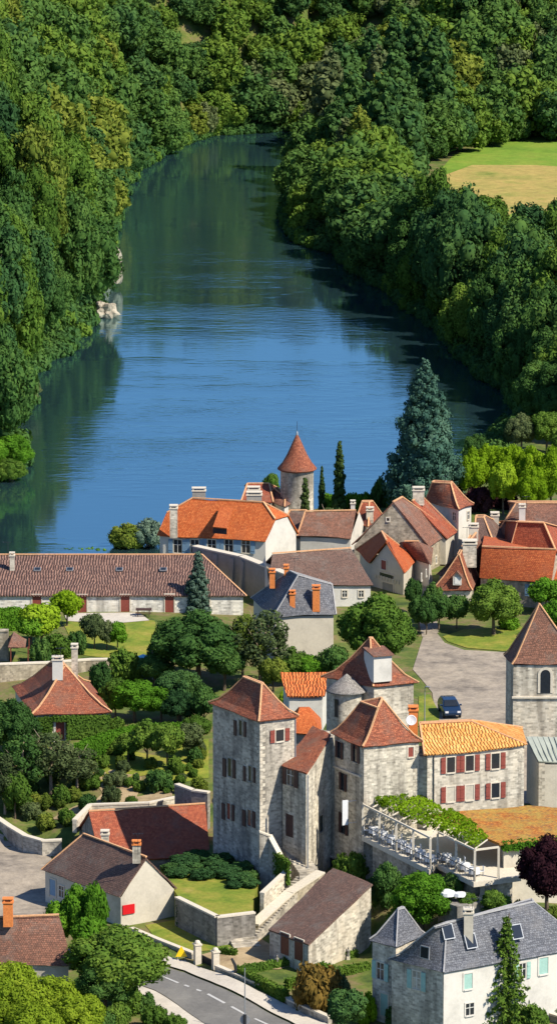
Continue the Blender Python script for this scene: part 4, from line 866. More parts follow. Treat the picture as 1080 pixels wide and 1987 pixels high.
def quoins(name, i, z0, z1):
    o = bpy.data.objects[name]; w_ = [c for c in House_ALL if c.root == o][0].w; p = w_[i]; a = (w_[i - 1] - p).normalized(); b_ = (w_[(i + 1) % 4] - p).normalized(); mb = MB(); z = z0; k = 0
    while z < z1:
        la, lb = (.55, .3) if k % 2 else (.3, .55); q = p - a * .02 - b_ * .02; q = Vector((q.x, q.y, 0))
        mb.box6([q + Vector((0, 0, zz)) + a * u + b_ * v for zz in (z, z + .3) for u, v in ((0, 0), (la, 0), (la, lb), (0, lb))]); z += .34; k += 1
    mb.build('quoins', 'quoin', o)
M['quoin'] = M['stone_pale']
for nm, i, z0, z1 in (('stone_tower_house', 1, 4, 17.9), ('stone_tower_house', 2, 5, 17.9), ('square_block_house', 1, 4, 16), ('square_block_house', 2, 5, 16), ('shuttered_house', 0, 8, 15), ('shuttered_house', 1, 8, 15), ('church_tower', 1, 8, 15.8), ('dormer_tower', 2, 8, 14.8), ('garage_barn', 1, 1.4, 3.9), ('slate_turret', 1, 1, 7.6), ('church_annex', 0, 7.6, 12)): quoins(nm, i, z0, z1)
def aerial(name, px, py, z):
    p = X(px, py, z); mb = MB(); mb.bar(p - Vector((0, 0, 2)), p, .04); mb.bar(p + Vector((-.5, 0, -.1)), p + Vector((.5, .1, -.1)), .03)
    for k in range(4): q = p + Vector((-.4 + k * .26, 0, -.1)); mb.bar(q + Vector((0, -.25, 0)), q + Vector((0, .25, 0)), .025)
    mb.build('aerial', 'dark_metal', bpy.data.objects[name])
for a in (('white_tower_house', 862, 922, 17.2), ('gable_house', 800, 930, 17.5), ('slate_villa', 916, 1742, 12.8), ('brown_hall', 268, 1616, 10), ('back_house', 1020, 962, 15.6), ('dormer_house', 905, 1022, 15.8), ('ivy_cottage', 118, 1256, 15.4), ('slate_roof_house', 571, 1082, 18.2)): aerial(*a)

# ------------------------------------------------------------ garden walls, stairs, terraces
lt = [X(348, 1738, 4.1), X(415, 1762, 4.1), X(487, 1775, 4.1), X(492, 1745, 4.1), X(505, 1700, 4.1), X(400, 1655, 4.1), X(300, 1680, 4.1)]
lt[1] = X(422, 1778, 4.1); lt[5] = X(404, 1668, 4.1); lt[6] = X(312, 1684, 4.1); lt[0] = X(346, 1740, 4.1); lt[2] = X(488, 1770, 4.1)
mb = MB(); mb.prism([p + Vector((0, 0, -.02)) for p in lt], 1.0); o = mb.build('raised_lawn', 'lawn'); tag(o, kind='structure')
wall_run('retaining_wall', 'mossy stone retaining wall holding up the raised lawn', [lt[0] + Vector((-.1, -.3, .12)), lt[1] + Vector((0, -.3, .12)), lt[2] + Vector((.25, -.2, .12))], 3.2, .45, 'stone_grey', 'trim', zb=1)
# stairs
def stair(name, label, a, b_, wid, n_, mat='stone_dark', und=2.5):
    a, b_ = Vector(a), Vector(b_); d = Vector((b_.x - a.x, b_.y - a.y, 0)); L = d.length; d.normalize(); nn = Vector((-d.y, d.x, 0)) * wid / 2; mb = MB()
    for k in range(n_):
        p = a + d * (L * k / n_); q = a + d * (L * (k + 1) / n_); z = a.z + (b_.z - a.z) * (k + .5) / n_
        mb.prism([Vector((p.x - nn.x, p.y - nn.y, z)), Vector((q.x - nn.x, q.y - nn.y, z)), Vector((q.x + nn.x, q.y + nn.y, z)), Vector((p.x + nn.x, p.y + nn.y, z))], z - und)
    return top_mesh(mb, name, mat, a, label, 'stairs')
UT, TN, BT = X(563, 1640, 6.3), X(600, 1696, 5.1), X(470, 1836, 1.7)
stair('stone_stairs', 'upper flight of worn stone steps leading to the wing door', UT, TN + Vector((0, .6, 0)), 1.9, 12, und=4)
stair('stone_stairs', 'lower flight of stone steps descending to the garden gate', TN + Vector((-.4, -.4, -.1)), X(484, 1812, 2.2), 1.5, 24, und=3.2)
stair('stone_stairs', 'broad bottom steps fanning out onto the garden path', X(462, 1800, 2.5), X(480, 1838, 1.6), 2.4, 7, und=1.2)
mb = MB(); mb.prism([TN + Vector((-.9, -.9, -.05)), TN + Vector((1.0, -.9, -.05)), TN + Vector((1.0, 1, -.05)), TN + Vector((-.9, 1, -.05))], 1.8); top_mesh(mb, 'stair_landing', 'stone_dark', TN, 'small stone landing where the outside stair turns', 'landing')
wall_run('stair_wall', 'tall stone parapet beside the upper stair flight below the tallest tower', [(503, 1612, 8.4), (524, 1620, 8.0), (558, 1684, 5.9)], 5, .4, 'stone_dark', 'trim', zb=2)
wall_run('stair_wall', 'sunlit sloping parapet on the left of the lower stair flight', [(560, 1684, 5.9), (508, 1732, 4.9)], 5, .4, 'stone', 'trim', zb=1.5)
wall_run('stair_wall', 'rough stone flank wall between lower stair flight and garage barn', [(622, 1690, 5.5), (560, 1730, 4.4), (492, 1792, 2.9)], 5, .9, 'stone_rubble', 'trim', zb=1.2)
# road wall with gate piers
wall_run('road_wall', 'low stone wall along the pavement, left of the gate', [(255, 1799, 1.8), (310, 1822, 1.75), (376, 1848, 1.75)], 1.3, .4, 'stone_dark', 'trim')
wall_run('road_wall', 'low stone wall along the pavement, right of the gate', [(420, 1872, 1.75), (470, 1893, 1.7), (520, 1914, 1.65), (553, 1928, 1.6), (562, 1938, 1.5), (640, 1972, 1.4)], 1.3, .4, 'stone_dark', 'trim')
def pier(px, py, zt, hh, label, w_=.55):
    p = X(px, py, zt); t = empty('gate_pier', (p.x, p.y, zt - hh), label, 'gate pier', 'stone gate piers'); MB().box((p.x, p.y, zt - hh), (w_, w_, hh - .25), .35).build('shaft', 'trim', t)
    MB().box((p.x, p.y, zt - .25), (w_ + .14, w_ + .14, .12), .35).lathe((p.x, p.y, zt - .13), [(.26, 0), (.27, .1), (.2, .24), (.05, .32)], 10).build('cap', 'trim', t)
pier(383, 1828, 3.0, 2.3, 'stone gate pier nearer the yellow warning sign'); pier(418, 1842, 2.9, 2.3, 'stone gate pier at the end of the right hand road wall')
p = X(400, 1856, 1.6); mb = MB(); a, b_ = X(389, 1852, 1.75), X(412, 1863, 1.75)
for k in range(11): q = a.lerp(b_, k / 10); mb.bar(Vector((q.x, q.y, .75)), Vector((q.x, q.y, 1.8)), .06)
for z in (.9, 1.72): mb.bar(Vector((a.x, a.y, z)), Vector((b_.x, b_.y, z)), .06)
mb.prism([Vector((a.x, a.y, 1.7)), Vector((b_.x, b_.y, 1.7)), Vector((b_.x, b_.y + .05, 1.7)), Vector((a.x, a.y + .05, 1.7))], .8)
top_mesh(mb, 'garden_gate', 'dark_metal', (a.x, a.y, .75), 'low dark metal gate between the two stone piers', 'gate')
wall_run('curved_wall', 'long curving stone wall round the sloping garden beside the square', [(-20, 1575, 3.4), (20, 1602, 3.2), (50, 1620, 3.1), (85, 1630, 3.1), (120, 1628, 3.2)], 1.8, .5, 'stone_dark', 'trim')
wall_run('ruined_wall', 'high crumbling rubble stone wall at the left edge', [(-30, 1222, 11.2), (17, 1222, 11.2)], 4.5, .8, 'stone_rubble', 'stone_rubble')
wall_run('ruined_wall', 'lower rubble garden wall behind the ivy cottage', [(-30, 1288, 9.6), (90, 1284, 9.2), (175, 1278, 9.0), (300, 1276, 9.0)], 2.6, .5, 'stone_rubble', 'trim')
wall_run('corner_wall', 'small mossy stone enclosure wall left of the tallest tower', [(343, 1520, 7.4), (376, 1532, 7.4), (405, 1536, 7.4)], 4, .5, 'stone_grey', 'trim')
wall_run('villa_wall', 'pale stone garden wall with steps beside the villa', [(1038, 1952, 2.2), (1100, 1925, 2.2)], 1.6, .4, 'stone_pale', 'trim')
wall_run('villa_wall', 'short dark stepped stone wall at the bottom right corner', [(1040, 1956, 2.0), (1100, 1975, 2.0)], 1.6, .4, 'stone_grey', 'trim')
wall_run('path_wall', 'pale low wall along the lane above the shaded barn', [(145, 1590, 4.9), (175, 1560, 5.1), (290, 1556, 5.4), (342, 1545, 5.6)], 1.3, .4, 'stone_pale', 'trim')
# little pavilion roof beside the ruined wall
p = X(30, 1250, 10.2); t = empty('garden_shelter', (p.x, p.y, 8.3), 'small red tiled shelter beside the ruined wall', 'shelter')
e = [X(16, 1255, 9.9), X(50, 1254, 9.9), X(52, 1238, 9.9), X(16, 1238, 9.9)]; r = X(27, 1226, 11.2)
mb = MB()
for k in range(4): mb.slab([e[k], e[(k + 1) % 4], r], .1)
mb.build('roof', 'tile_brown', t)
for q in e: MB().bar(Vector((q.x * .99, q.y, 8)), Vector((q.x * .99, q.y, 9.85)), .12).build('post', 'wood_brown', t)

# ------------------------------------------------------------ crowns and trees
ICO = None
def ico():
    global ICO
    if ICO is None:
        import bmesh
        bm = bmesh.new(); bmesh.ops.create_icosphere(bm, subdivisions=2, radius=1); v = np.array([tuple(x.co) for x in bm.verts]); f = np.array([[x.index for x in q.verts] for q in bm.faces]); bm.free(); ICO = (v, f)
    return ICO
def cards(rs, pos, nrm, size, jit=.55, asp=1.5):
    k = len(pos); nn = nrm + rs.normal(0, jit, (k, 3)); nn /= np.linalg.norm(nn, axis=1)[:, None] + 1e-9
    r = rs.normal(0, 1, (k, 3)); u = np.cross(nn, r); u /= np.linalg.norm(u, axis=1)[:, None] + 1e-9; v = np.cross(nn, u)
    s = size * rs.uniform(.6, 1.35, (k, 1)); a = u * s * asp / 2; b_ = v * s / 2
    vs = np.stack([pos - a, pos - b_ * .9 + a * .1, pos + a, pos + b_ * .9 - a * .1], 1).reshape(-1, 3); return vs, np.arange(4 * k).reshape(-1, 4)
def crown_data(seed, lumps, nc, leaf, core=.8, jit=.48, low=-.35, droop=0):
    """lumps: array of (x, y, z, r)"""
    rs = np.random.RandomState(seed); L = np.array(lumps, float); cen = L[:, :3].mean(0)
    wgt = L[:, 3] ** 2; idx = rs.choice(len(L), nc * 2, p=wgt / wgt.sum()); d = rs.normal(0, 1, (nc * 2, 3)); d /= np.linalg.norm(d, axis=1)[:, None]
    c = L[idx]; out = c[:, :3] - cen; ol = np.linalg.norm(out, axis=1)[:, None] + 1e-6; keep = (d * out / ol).sum(1) > low - .1 * rs.rand(nc * 2); 
    pos = c[:, :3] + d * c[:, 3:4] * rs.uniform(.82, 1.12, (nc * 2, 1)); pos, d = pos[keep][:nc], d[keep][:nc]
    V_, F_ = cards(rs, pos, d, leaf, jit)
    iv, jf = ico(); tris = []; tv = []; o_ = 0
    for x, y, z, r in L:
        q = iv * r * core * (1 + .12 * rs.normal(0, 1, (len(iv), 1))) + (x, y, z); tv.append(q); tris.append(jf + o_); o_ += len(iv)
    tv = np.concatenate(tv); tf = np.concatenate(tris); tf = np.concatenate([tf, tf[:, 2:3]], 1)
    return V_, F_, tv, tf
def crown_mesh(name, data, mat):
    V_, F_, tv, tf = data; me = bpy.data.meshes.new(name); nq, nt_ = len(F_), len(tf); v = np.concatenate([V_, tv]); f3 = tf[:, :3] + len(V_)
    me.vertices.add(len(v)); me.vertices.foreach_set('co', np.ascontiguousarray(v, np.float32).ravel()); loops = np.concatenate([F_.ravel(), f3.ravel()]).astype(np.int32)
    me.loops.add(len(loops)); me.loops.foreach_set('vertex_index', loops); st = np.concatenate([np.arange(nq) * 4, nq * 4 + np.arange(nt_) * 3]).astype(np.int32)
    me.polygons.add(nq + nt_); me.polygons.foreach_set('loop_start', st); me.update(calc_edges=True); me.materials.append(M[mat]); return me
def lumps_round(seed, R, zc, rz, k=26, lr=.42, flat=0):
    rs = np.random.RandomState(seed); L = [(0, 0, zc, R * .6)]
    for i in range(k):
        t = (i + .5) / k; ph = i * 2.39996 + rs.uniform(-.4, .4); cz = 1 - 1.75 * t; cz = max(-.85, cz + rs.uniform(-.1, .1)); sn = math.sqrt(max(0, 1 - cz * cz)); q = rs.uniform(.55, .82)
        L.append((R * sn * math.cos(ph) * q, R * sn * math.sin(ph) * q, zc + rz * cz * q, R * lr * rs.uniform(.6, 1.15)))
    return L
def lumps_cone(seed, R, H, z0=.5, k=60, pw=1.0, lr=.34):
    rs = np.random.RandomState(seed); L = []
    for i in range(k):
        t = i / (k - 1); r = R * (1 - t) ** pw + .12; ph = i * 2.39996; rr = r * rs.uniform(.45, .8); L.append((rr * math.cos(ph), rr * math.sin(ph), z0 + (H - z0) * t, max(.22, r * lr * rs.uniform(.8, 1.3))))
    for i in range(8): t = i / 8; L.append((0, 0, z0 + (H - z0) * t, R * .55 * (1 - t) ** pw + .1))
    return L
def trunk_mesh(seed, H, r, limbs=5, spread=2.0, mat='bark'):
    rs = random.Random(seed); mb = MB(); mb.tube([(0, 0, -.4), (rs.uniform(-.1, .1), rs.uniform(-.1, .1), H * .4), (rs.uniform(-.25, .25), rs.uniform(-.25, .25), H)], [r * 1.25, r * .85, r * .35], 7)
    for k in range(limbs):
        a = 6.283 * k / max(1, limbs) + rs.uniform(-.5, .5); z = H * rs.uniform(.35, .75); mb.tube([(0, 0, z), (math.cos(a) * spread * .5, math.sin(a) * spread * .5, z + H * .22), (math.cos(a) * spread, math.sin(a) * spread, z + H * .42)], [r * .5, r * .32, r * .1], 5)
    me = bpy.data.meshes.new('trunk'); me.from_pydata([tuple(v) for v in mb.v], [], mb.f); me.materials.append(M[mat]); return me
KINDS = {}
def variants(key, n_, fn, mats, trunk):
    KINDS[key] = [(fn(s), trunk(s)) for s in range(n_)]; KINDS[key + '_m'] = {}
def get_mesh(key, i, mat):
    d = KINDS[key + '_m']; k = (i, mat)
    if k not in d: d[k] = crown_mesh('crown', KINDS[key][i][0], mat)
    return d[k], KINDS[key][i][1]
def lumps_wild(seed):
    rs = np.random.RandomState(seed + 7); R, rz = rs.uniform(3.4, 4.8), rs.uniform(4.2, 6.2); L = []
    tops = [(0, 0, 1.0)] + [(rs.uniform(-.5, .5) * R, rs.uniform(-.5, .5) * R, rs.uniform(.5, .85)) for _ in range(rs.randint(1, 4))]
    for tx, ty, k in tops:
        for x, y, z, r_ in lumps_round(seed * 5 + int(k * 90), R * (.55 + .4 * k), 5.4 * (.65 + .35 * k), rz * k, int(30 * k) + 8, rs.uniform(.26, .36)): L.append((x + tx, y + ty, z, r_ * rs.uniform(.6, 1.25)))
    return L
variants('forest', 9, lambda s: crown_data(s, lumps_wild(s), 8600, .29, jit=.42, core=.66), None, lambda s: trunk_mesh(s, 7, .25))
variants('oak', 4, lambda s: crown_data(s + 20, lumps_round(s + 20, 3.4, 4.9, 3.1, 46, .3), 10500, .21), None, lambda s: trunk_mesh(s + 20, 5.5, .22))
variants('small', 4, lambda s: crown_data(s + 40, lumps_round(s + 40, 1.7, 2.7, 1.5, 22, .42), 2600, .2), None, lambda s: trunk_mesh(s + 40, 2.8, .11, 4, 1))
variants('bush', 4, lambda s: crown_data(s + 60, lumps_round(s + 60, 1.3, .8, 1.0, 18, .42), 1700, .18), None, lambda s: trunk_mesh(s + 60, .9, .08, 3, .5))
variants('sparse', 3, lambda s: crown_data(s + 80, lumps_round(s + 80, 2.6, 4.4, 3.0, 24, .3), 3200, .22, core=.35), None, lambda s: trunk_mesh(s + 80, 6.2, .16, 7, 1.9, 'bark_pale'))
variants('poplar', 3, lambda s: crown_data(s + 90, [(x, y, z, r) for x, y, z, r in lumps_cone(s + 90, 2.6, 13, 1, 50, .45, .5)], 4200, .36), None, lambda s: trunk_mesh(s + 90, 11, .2, 2))
variants('cedar', 2, lambda s: crown_data(s + 100, lumps_cone(s + 100, 4.9, 15.5, .6, 170, .62, .22), 20000, .23, core=.7), None, lambda s: trunk_mesh(s + 100, 14, .3, 0))
variants('fir', 2, lambda s: crown_data(s + 110, lumps_cone(s + 110, 1.7, 7.2, .4, 60, .7, .3), 5200, .19, core=.7), None, lambda s: trunk_mesh(s + 110, 6.5, .14, 0))
variants('cypress', 2, lambda s: crown_data(s + 120, lumps_cone(s + 120, .9, 8.2, .2, 60, .5, .5), 4200, .15, core=.85), None, lambda s: trunk_mesh(s + 120, 7, .12, 0))
def spruce(seed):
    rs = np.random.RandomState(seed); P = []; Nn = []; H = 9.0; lv = 19
    for l in range(lv):
        t = l / lv; z = .7 + (H - .9) * t; Rr = 3.1 * (1 - t) ** .95 + .15; nb = 9 if t < .6 else 6
        for b_ in range(nb):
            a = 6.283 * b_ / nb + l * .7 + rs.uniform(-.2, .2); rl = Rr * rs.uniform(.7, 1.1); m_ = int(64 * rl / 2.7) + 10; s_ = rs.rand(m_) ** .8
            sx = s_ * rl; w_ = (1 - s_) * .42 + .12; px = np.cos(a) * sx - np.sin(a) * rs.normal(0, 1, m_) * w_ * .6; py = np.sin(a) * sx + np.cos(a) * rs.normal(0, 1, m_) * w_ * .6; pz = z - .32 * sx + .10 * sx ** 2 * .5 + rs.normal(0, .07, m_)
            P.append(np.stack([px, py, pz], 1)); Nn.append(np.tile((math.cos(a) * .3, math.sin(a) * .3, 1), (m_, 1)))
    P = np.concatenate(P); Nn = np.concatenate(Nn); V_, F_ = cards(rs, P, Nn, .2, .6, 1.8); iv, jf = ico(); return V_, F_, iv * .05 + (0, 0, 2), np.concatenate([jf, jf[:, 2:3]], 1)
variants('spruce', 1, lambda s: spruce(5), None, lambda s: trunk_mesh(5, 8.8, .16, 0))
CNT = {}
def tree(key, name, loc, mat, label, cat='tree', group=None, s=1.0, sz=None, rz=None, var=None, trunk=True):
    i = CNT.get(key, 0); CNT[key] = i + 1; i = i % len(KINDS[key]) if var is None else var; cm, tm = get_mesh(key, i, mat)
    e = bpy.data.objects.new(name, None); link(e); e.location = loc; e.scale = (s, s, sz or s); e.rotation_euler.z = R_.uniform(0, 6.28) if rz is None else rz; tag(e, label, cat, group)
    c_ = bpy.data.objects.new('crown', cm); link(c_, e)
    if trunk: t_ = bpy.data.objects.new('trunk', tm); link(t_, e)
    return e
def tree_px(key, name, px, ptop, pbase, mat, label, cat='tree', wide=None, **k):
    """px: middle, pbase: where the stem meets the ground, ptop: tree top, wide: crown width in pixels"""
    g_ = XG(px, pbase); dist = math.sqrt(g_.x ** 2 + g_.y ** 2 + (CAM_H - g_.z) ** 2); mpp = dist / FPX
    hh = (pbase - ptop) * mpp / .975; cm = get_mesh(key, 0, mat)[0]; co = np.empty(len(cm.vertices) * 3, np.float32); cm.vertices.foreach_get('co', co); co = co.reshape(-1, 3); H_ = co[:, 2].max(); W_ = (co[:, 0].max() - co[:, 0].min())
    sz = hh / H_; s = (wide * mpp / W_) if wide else sz
    return tree(key, name, g_, mat, label, cat, s=s, sz=sz, **k)

# --- forest
from itertools import product
def scatter(x0, x1, y0, y1, step, rs):
    out = []
    for iy, y in enumerate(np.arange(y0, y1, step * .87)):
        for x in np.arange(x0, x1, step): out.append((x + (iy % 2) * step / 2 + rs.uniform(-.28, .28) * step, y + rs.uniform(-.28, .28) * step))
    return np.array(out)
rs = np.random.RandomState(3)
Pn = scatter(-78, 82, 600, 1000, 6.0, rs); Pf = scatter(-110, 110, 996, 1130, 5.6, rs)
fieldp = [tuple(X(a, b_, 3))[:2] for a, b_ in [(770, 400), (825, 318), (985, 286), (1300, 262), (1300, 530), (1090, 535), (1070, 500), (1000, 545), (930, 520), (850, 450)]]
def ok(P, lim):
    dr = rdist(P[:, 0], P[:, 1]); u = 540 + P[:, 0] / P[:, 1] * FPX; k = (dr > lim) & (u > -260) & (u < 1340) & ~inpoly(P[:, 0], P[:, 1], fieldp); return P[k], dr[k]
Pn, dn = ok(Pn, 1.4); Pf, dfar = ok(Pf, 1.2)
ex = []
for x in np.arange(-17, 9, 3.4):
    for o_ in (1.6, 6.0):
        yy = np.arange(985, 1040, .5); dd_ = rdist(np.full(yy.shape, x), yy); k_ = [q for q in range(1, len(yy)) if dd_[q] > 0 and dd_[q - 1] <= 0]
        if k_: ex.append((x + (o_ > 3) * 1.7, yy[k_[-1]] + o_))
ex += [tuple(XG(a, b_))[:2] for a, b_ in ((355, 78), (372, 84), (388, 80), (365, 66), (382, 64), (350, 60), (320, 20), (400, 72))]
Pf = np.concatenate([Pf, np.array(ex)])
keep = ((Pn[:, 1] > 690) | (Pn[:, 0] < -10) | (Pn[:, 0] > 36)) & ~((Pn[:, 1] < 640) & (Pn[:, 0] > 0)) & ~((Pn[:, 1] < 655) & (Pn[:, 0] < 0) & (dn < 8) & (Pn[:,1]<640)); Pn, dn = Pn[keep], dn[keep]
# individuals: the nearest; the rest of the wood is one mass
ck = X(213, 512, 3.4); kk = ~((np.hypot(Pn[:, 0] - ck.x, (Pn[:, 1] - ck.y) * .5) < 3.6) & (Pn[:, 1] < ck.y + 3)); Pn, dn = Pn[kk], dn[kk]
order = np.argsort(Pn[:, 1]); Pn, dn = Pn[order], dn[order]
FMATS = ['leaf_dark', 'leaf_deep', 'leaf_mid', 'leaf_yellow', 'leaf_olive']
def fm(x, y, r):
    u = 540 + x / y * FPX; z = float(hgt(np.array([x]), np.array([y]))[0]) + 6; c, s = math.cos(PITCH), math.sin(PITCH); v = (z - CAM_H); dep = y * c - v * s; py = H0 / 2 - FPX * (v * c + y * s) / dep
    if 60 < u < 220 and 230 < py < 390 and r < .42: return 'leaf_yellow'
    if u < 330: return ['leaf_dark', 'leaf_mid', 'leaf_dark', 'leaf_dark', 'leaf_deep', 'leaf_mid', 'leaf_yellow'][int(r * 6.25)]
    if u > 540 and py > 380: return ['leaf_deep', 'leaf_deep', 'leaf_dark', 'leaf_dark', 'leaf_mid'][int(r * 5)]
    return ['leaf_deep', 'leaf_dark', 'leaf_dark', 'leaf_dark', 'leaf_mid', 'leaf_mid', 'leaf_olive', 'leaf_yellow'][min(7, int(r * 7.3))]
WORDS = {'leaf_dark': 'dark green', 'leaf_deep': 'very dark green', 'leaf_mid': 'mid green', 'leaf_yellow': 'yellow green', 'leaf_olive': 'dull olive'}
NIND = 285; mass = []; rsn = np.random.RandomState(9)
for i, (x, y) in enumerate(Pn):
    u = 540 + x / y * FPX; r = rsn.rand(); mt_ = fm(x, y, r); side = 'steep left bank' if x < (y - 900) * .12 and u < 500 else 'flat right bank'
    s = rsn.uniform(.66, 1.12) if rsn.rand() < .7 else rsn.uniform(1.12, 1.5); 
    if side == 'steep left bank' and mt_ == 'leaf_yellow': s *= 1.12
    if i < NIND:
        pop = side != 'steep left bank' and rsn.rand() < .12 and y > 820
        z = G(x, y) - 1.2; tree('poplar' if pop else 'forest', 'broadleaf_tree', (x, y, z), mt_, f'{WORDS[mt_]} broadleaf tree in the wood on the {side}', group=f'{WORDS[mt_]} trees on the {side}', s=s, sz=s * rsn.uniform(.95, 1.25) * (1.22 if side != 'steep left bank' else 1.28))
    else: mass.append((x, y, mt_, s, r))
for i, (x, y) in enumerate(Pf):
    r = rsn.rand(); mass.append((x, y, fm(x, y, r), rsn.uniform(.66, 1.1) if rsn.rand() < .7 else rsn.uniform(1.1, 1.5), r))
lo = [crown_data(s + 200, lumps_wild(s + 3), 2900, .5, jit=.45, core=.6) for s in range(6)]
lop = crown_data(300, lumps_cone(300, 2.9, 15, 1, 40, .4, .5), 2200, .55)
VV, FF, MI = [], [], []; off = 0; ml = FMATS
for x, y, mt_, s, r in mass:
    u = 540 + x / y * FPX; pop = 640 < u < 860 and 900 < y < 1000 and r > .3
    V_, F_, tv, tf = lop if pop else lo[int(r * 1000) % 6]; a = r * 40; ca, sa = math.cos(a), math.sin(a); Rm = np.array([[ca, sa, 0], [-sa, ca, 0], [0, 0, 1]]) * s
    z = G(x, y) - 1.0; v = np.concatenate([V_, tv]) @ Rm + (x, y, z); f = np.concatenate([F_, tf + len(V_)]) + off; VV.append(v); FF.append(f); MI.append(np.full(len(f), ml.index('leaf_deep' if pop and r < .8 else mt_))); off += len(v)
if VV:
    v = np.concatenate(VV); f = np.concatenate(FF); mi = np.concatenate(MI); me = bpy.data.meshes.new('forest')
    tri = f[:, 2] == f[:, 3]; q, t3 = f[~tri], f[tri][:, :3]; me.vertices.add(len(v)); me.vertices.foreach_set('co', v.astype(np.float32).ravel()); lp = np.concatenate([q.ravel(), t3.ravel()]).astype(np.int32)
    me.loops.add(len(lp)); me.loops.foreach_set('vertex_index', lp); me.polygons.add(len(f)); me.polygons.foreach_set('loop_start', np.concatenate([np.arange(len(q)) * 4, len(q) * 4 + np.arange(len(t3)) * 3]).astype(np.int32))
    me.polygons.foreach_set('material_index', np.concatenate([mi[~tri], mi[tri]]).astype(np.int32)); me.update(calc_edges=True)
    for k in ml: me.materials.append(M[k])
    o = bpy.data.objects.new('forest', me); COL.objects.link(o); tag(o, 'far hillside wood closing the valley beyond the river bend', 'forest', kind='stuff')
# low growth along the water's edge
ub = [crown_data(s + 400, [(x, y, z, r_) for x, y, z, r_ in lumps_round(s + 400, 1.9, 1.0, 1.3, 14, .45)], 420, .42) for s in range(3)]
VV, FF, MI = [], [], []; off = 0; um = ['leaf_deep', 'leaf_dark', 'leaf_mid']; ru = np.random.RandomState(12)
for i in range(len(RP)):
    a, b_ = RP[i], RP[(i + 1) % len(RP)]; Ln = np.hypot(*(b_ - a))
    if min(a[1], b_[1]) < 630 or Ln > 200: continue
    nrm = np.array([-(b_ - a)[1], (b_ - a)[0]]) / Ln
    for t_ in np.arange(0, Ln, 1.7):
        p = a + (b_ - a) * t_ / Ln
        for o_ in (.5, 2.6):
            for sg in (1, -1):
                q = p + nrm * sg * (o_ + ru.uniform(-.5, .8))
                if rdist(q[:1], q[1:])[0] < .05: continue
                V_, F_, tv, tf = ub[ru.randint(3)]; sc_ = ru.uniform(.6, 1.15); v = np.concatenate([V_, tv]) * sc_ + (q[0], q[1], G(q[0], q[1]) - .2); f = np.concatenate([F_, tf + len(V_)]) + off
                VV.append(v); FF.append(f); MI.append(np.full(len(f), int(ru.choice(3, p=(.55, .35, .1))))); off += len(v)
def mass_obj(name, label, cat, VV, FF, MI, mats):
    v = np.concatenate(VV); f = np.concatenate(FF); mi = np.concatenate(MI); me = bpy.data.meshes.new(name)
    tri = f[:, 2] == f[:, 3]; q, t3 = f[~tri], f[tri][:, :3]; me.vertices.add(len(v)); me.vertices.foreach_set('co', v.astype(np.float32).ravel()); lp = np.concatenate([q.ravel(), t3.ravel()]).astype(np.int32)
    me.loops.add(len(lp)); me.loops.foreach_set('vertex_index', lp); me.polygons.add(len(f)); me.polygons.foreach_set('loop_start', np.concatenate([np.arange(len(q)) * 4, len(q) * 4 + np.arange(len(t3)) * 3]).astype(np.int32))
    me.polygons.foreach_set('material_index', np.concatenate([mi[~tri], mi[tri]]).astype(np.int32)); me.update(calc_edges=True)
    for k in mats: me.materials.append(M[k])
    o = bpy.data.objects.new(name, me); COL.objects.link(o); return tag(o, label, cat, kind='stuff')
mass_obj('undergrowth', 'low dark growth crowding the water edge along both banks', 'undergrowth', VV, FF, MI, um)
print('forest', len(Pn), len(Pf), len(mass))
# cliff rocks on the left bank
def rock(px, py, z, w_, d_, h_, label, seed):
    p = X(px, py, z); rs = np.random.RandomState(seed); import bmesh
    from mathutils import noise
    bm = bmesh.new(); bmesh.ops.create_icosphere(bm, subdivisions=4, radius=1)
    for v in bm.verts:
        n1 = noise.noise(v.co * 1.7 + Vector((seed, 0, 0))) * .45 + noise.noise(v.co * 4 + Vector((seed, 3, 0))) * .22 + abs(noise.noise(v.co * 9)) * .1; v.co *= 1 + n1; v.co.x *= w_ / 2; v.co.y *= d_ / 2; v.co.z *= h_ / 2
    me = bpy.data.meshes.new('cliff'); bm.to_mesh(me); bm.free(); me.materials.append(M['rock']); o = bpy.data.objects.new('cliff', me); COL.objects.link(o); o.location = p; tag(o, label, 'cliff')
rock(211, 510, 4.2, 3.8, 5, 8.5, 'pale rock face on the left bank, upper of two', 1); rock(204, 606, .8, 3.6, 3, 3.4, 'pale rock at the water edge on the left bank, lower of two', 2)

# --- village trees and shrubs
T_ = tree_px
T_('cedar', 'conifer', 822, 698, 990, 'leaf_blue', 'great blue green conifer towering over the riverside roofs', wide=172)
tree('cypress', 'cypress', Vector((X(591, 909, 15).x, 553.5, 5.5)), 'leaf_cypress', 'slender cypress standing right against the round tower', s=.85, sz=1.22); T_('cypress', 'cypress', 624, 904, 995, 'leaf_cypress', 'smallest cypress between the two larger ones', wide=17); T_('cypress', 'cypress', 658, 856, 998, 'leaf_cypress', 'tallest cypress, right of the round tower', wide=34)
LB = 'lime green trees at the village edge'
for k, (x, tp, bs, wd) in enumerate([(915, 865, 985, 66), (950, 850, 975, 74), (990, 852, 978, 76), (1030, 856, 985, 72), (1068, 862, 1000, 76), (975, 885, 1000, 70), (1030, 895, 1010, 70)]):
    T_('oak', 'lime_tree', x, tp, bs, 'leaf_lime', 'bright yellow green tree in the clump behind the purple shrub', group=LB, wide=wd)
T_('bush', 'shrub', 930, 940, 992, 'leaf_purple', 'dark purple shrub between white tower house and lime trees', 'shrub', wide=70); T_('bush', 'shrub', 975, 943, 985, 'leaf_purple', 'dark purple shrub below the lime trees, right one', 'shrub', wide=76)
T_('oak', 'broadleaf_tree', 922, 835, 925, 'leaf_dark', 'small dark tree between great conifer and lime trees', wide=56)
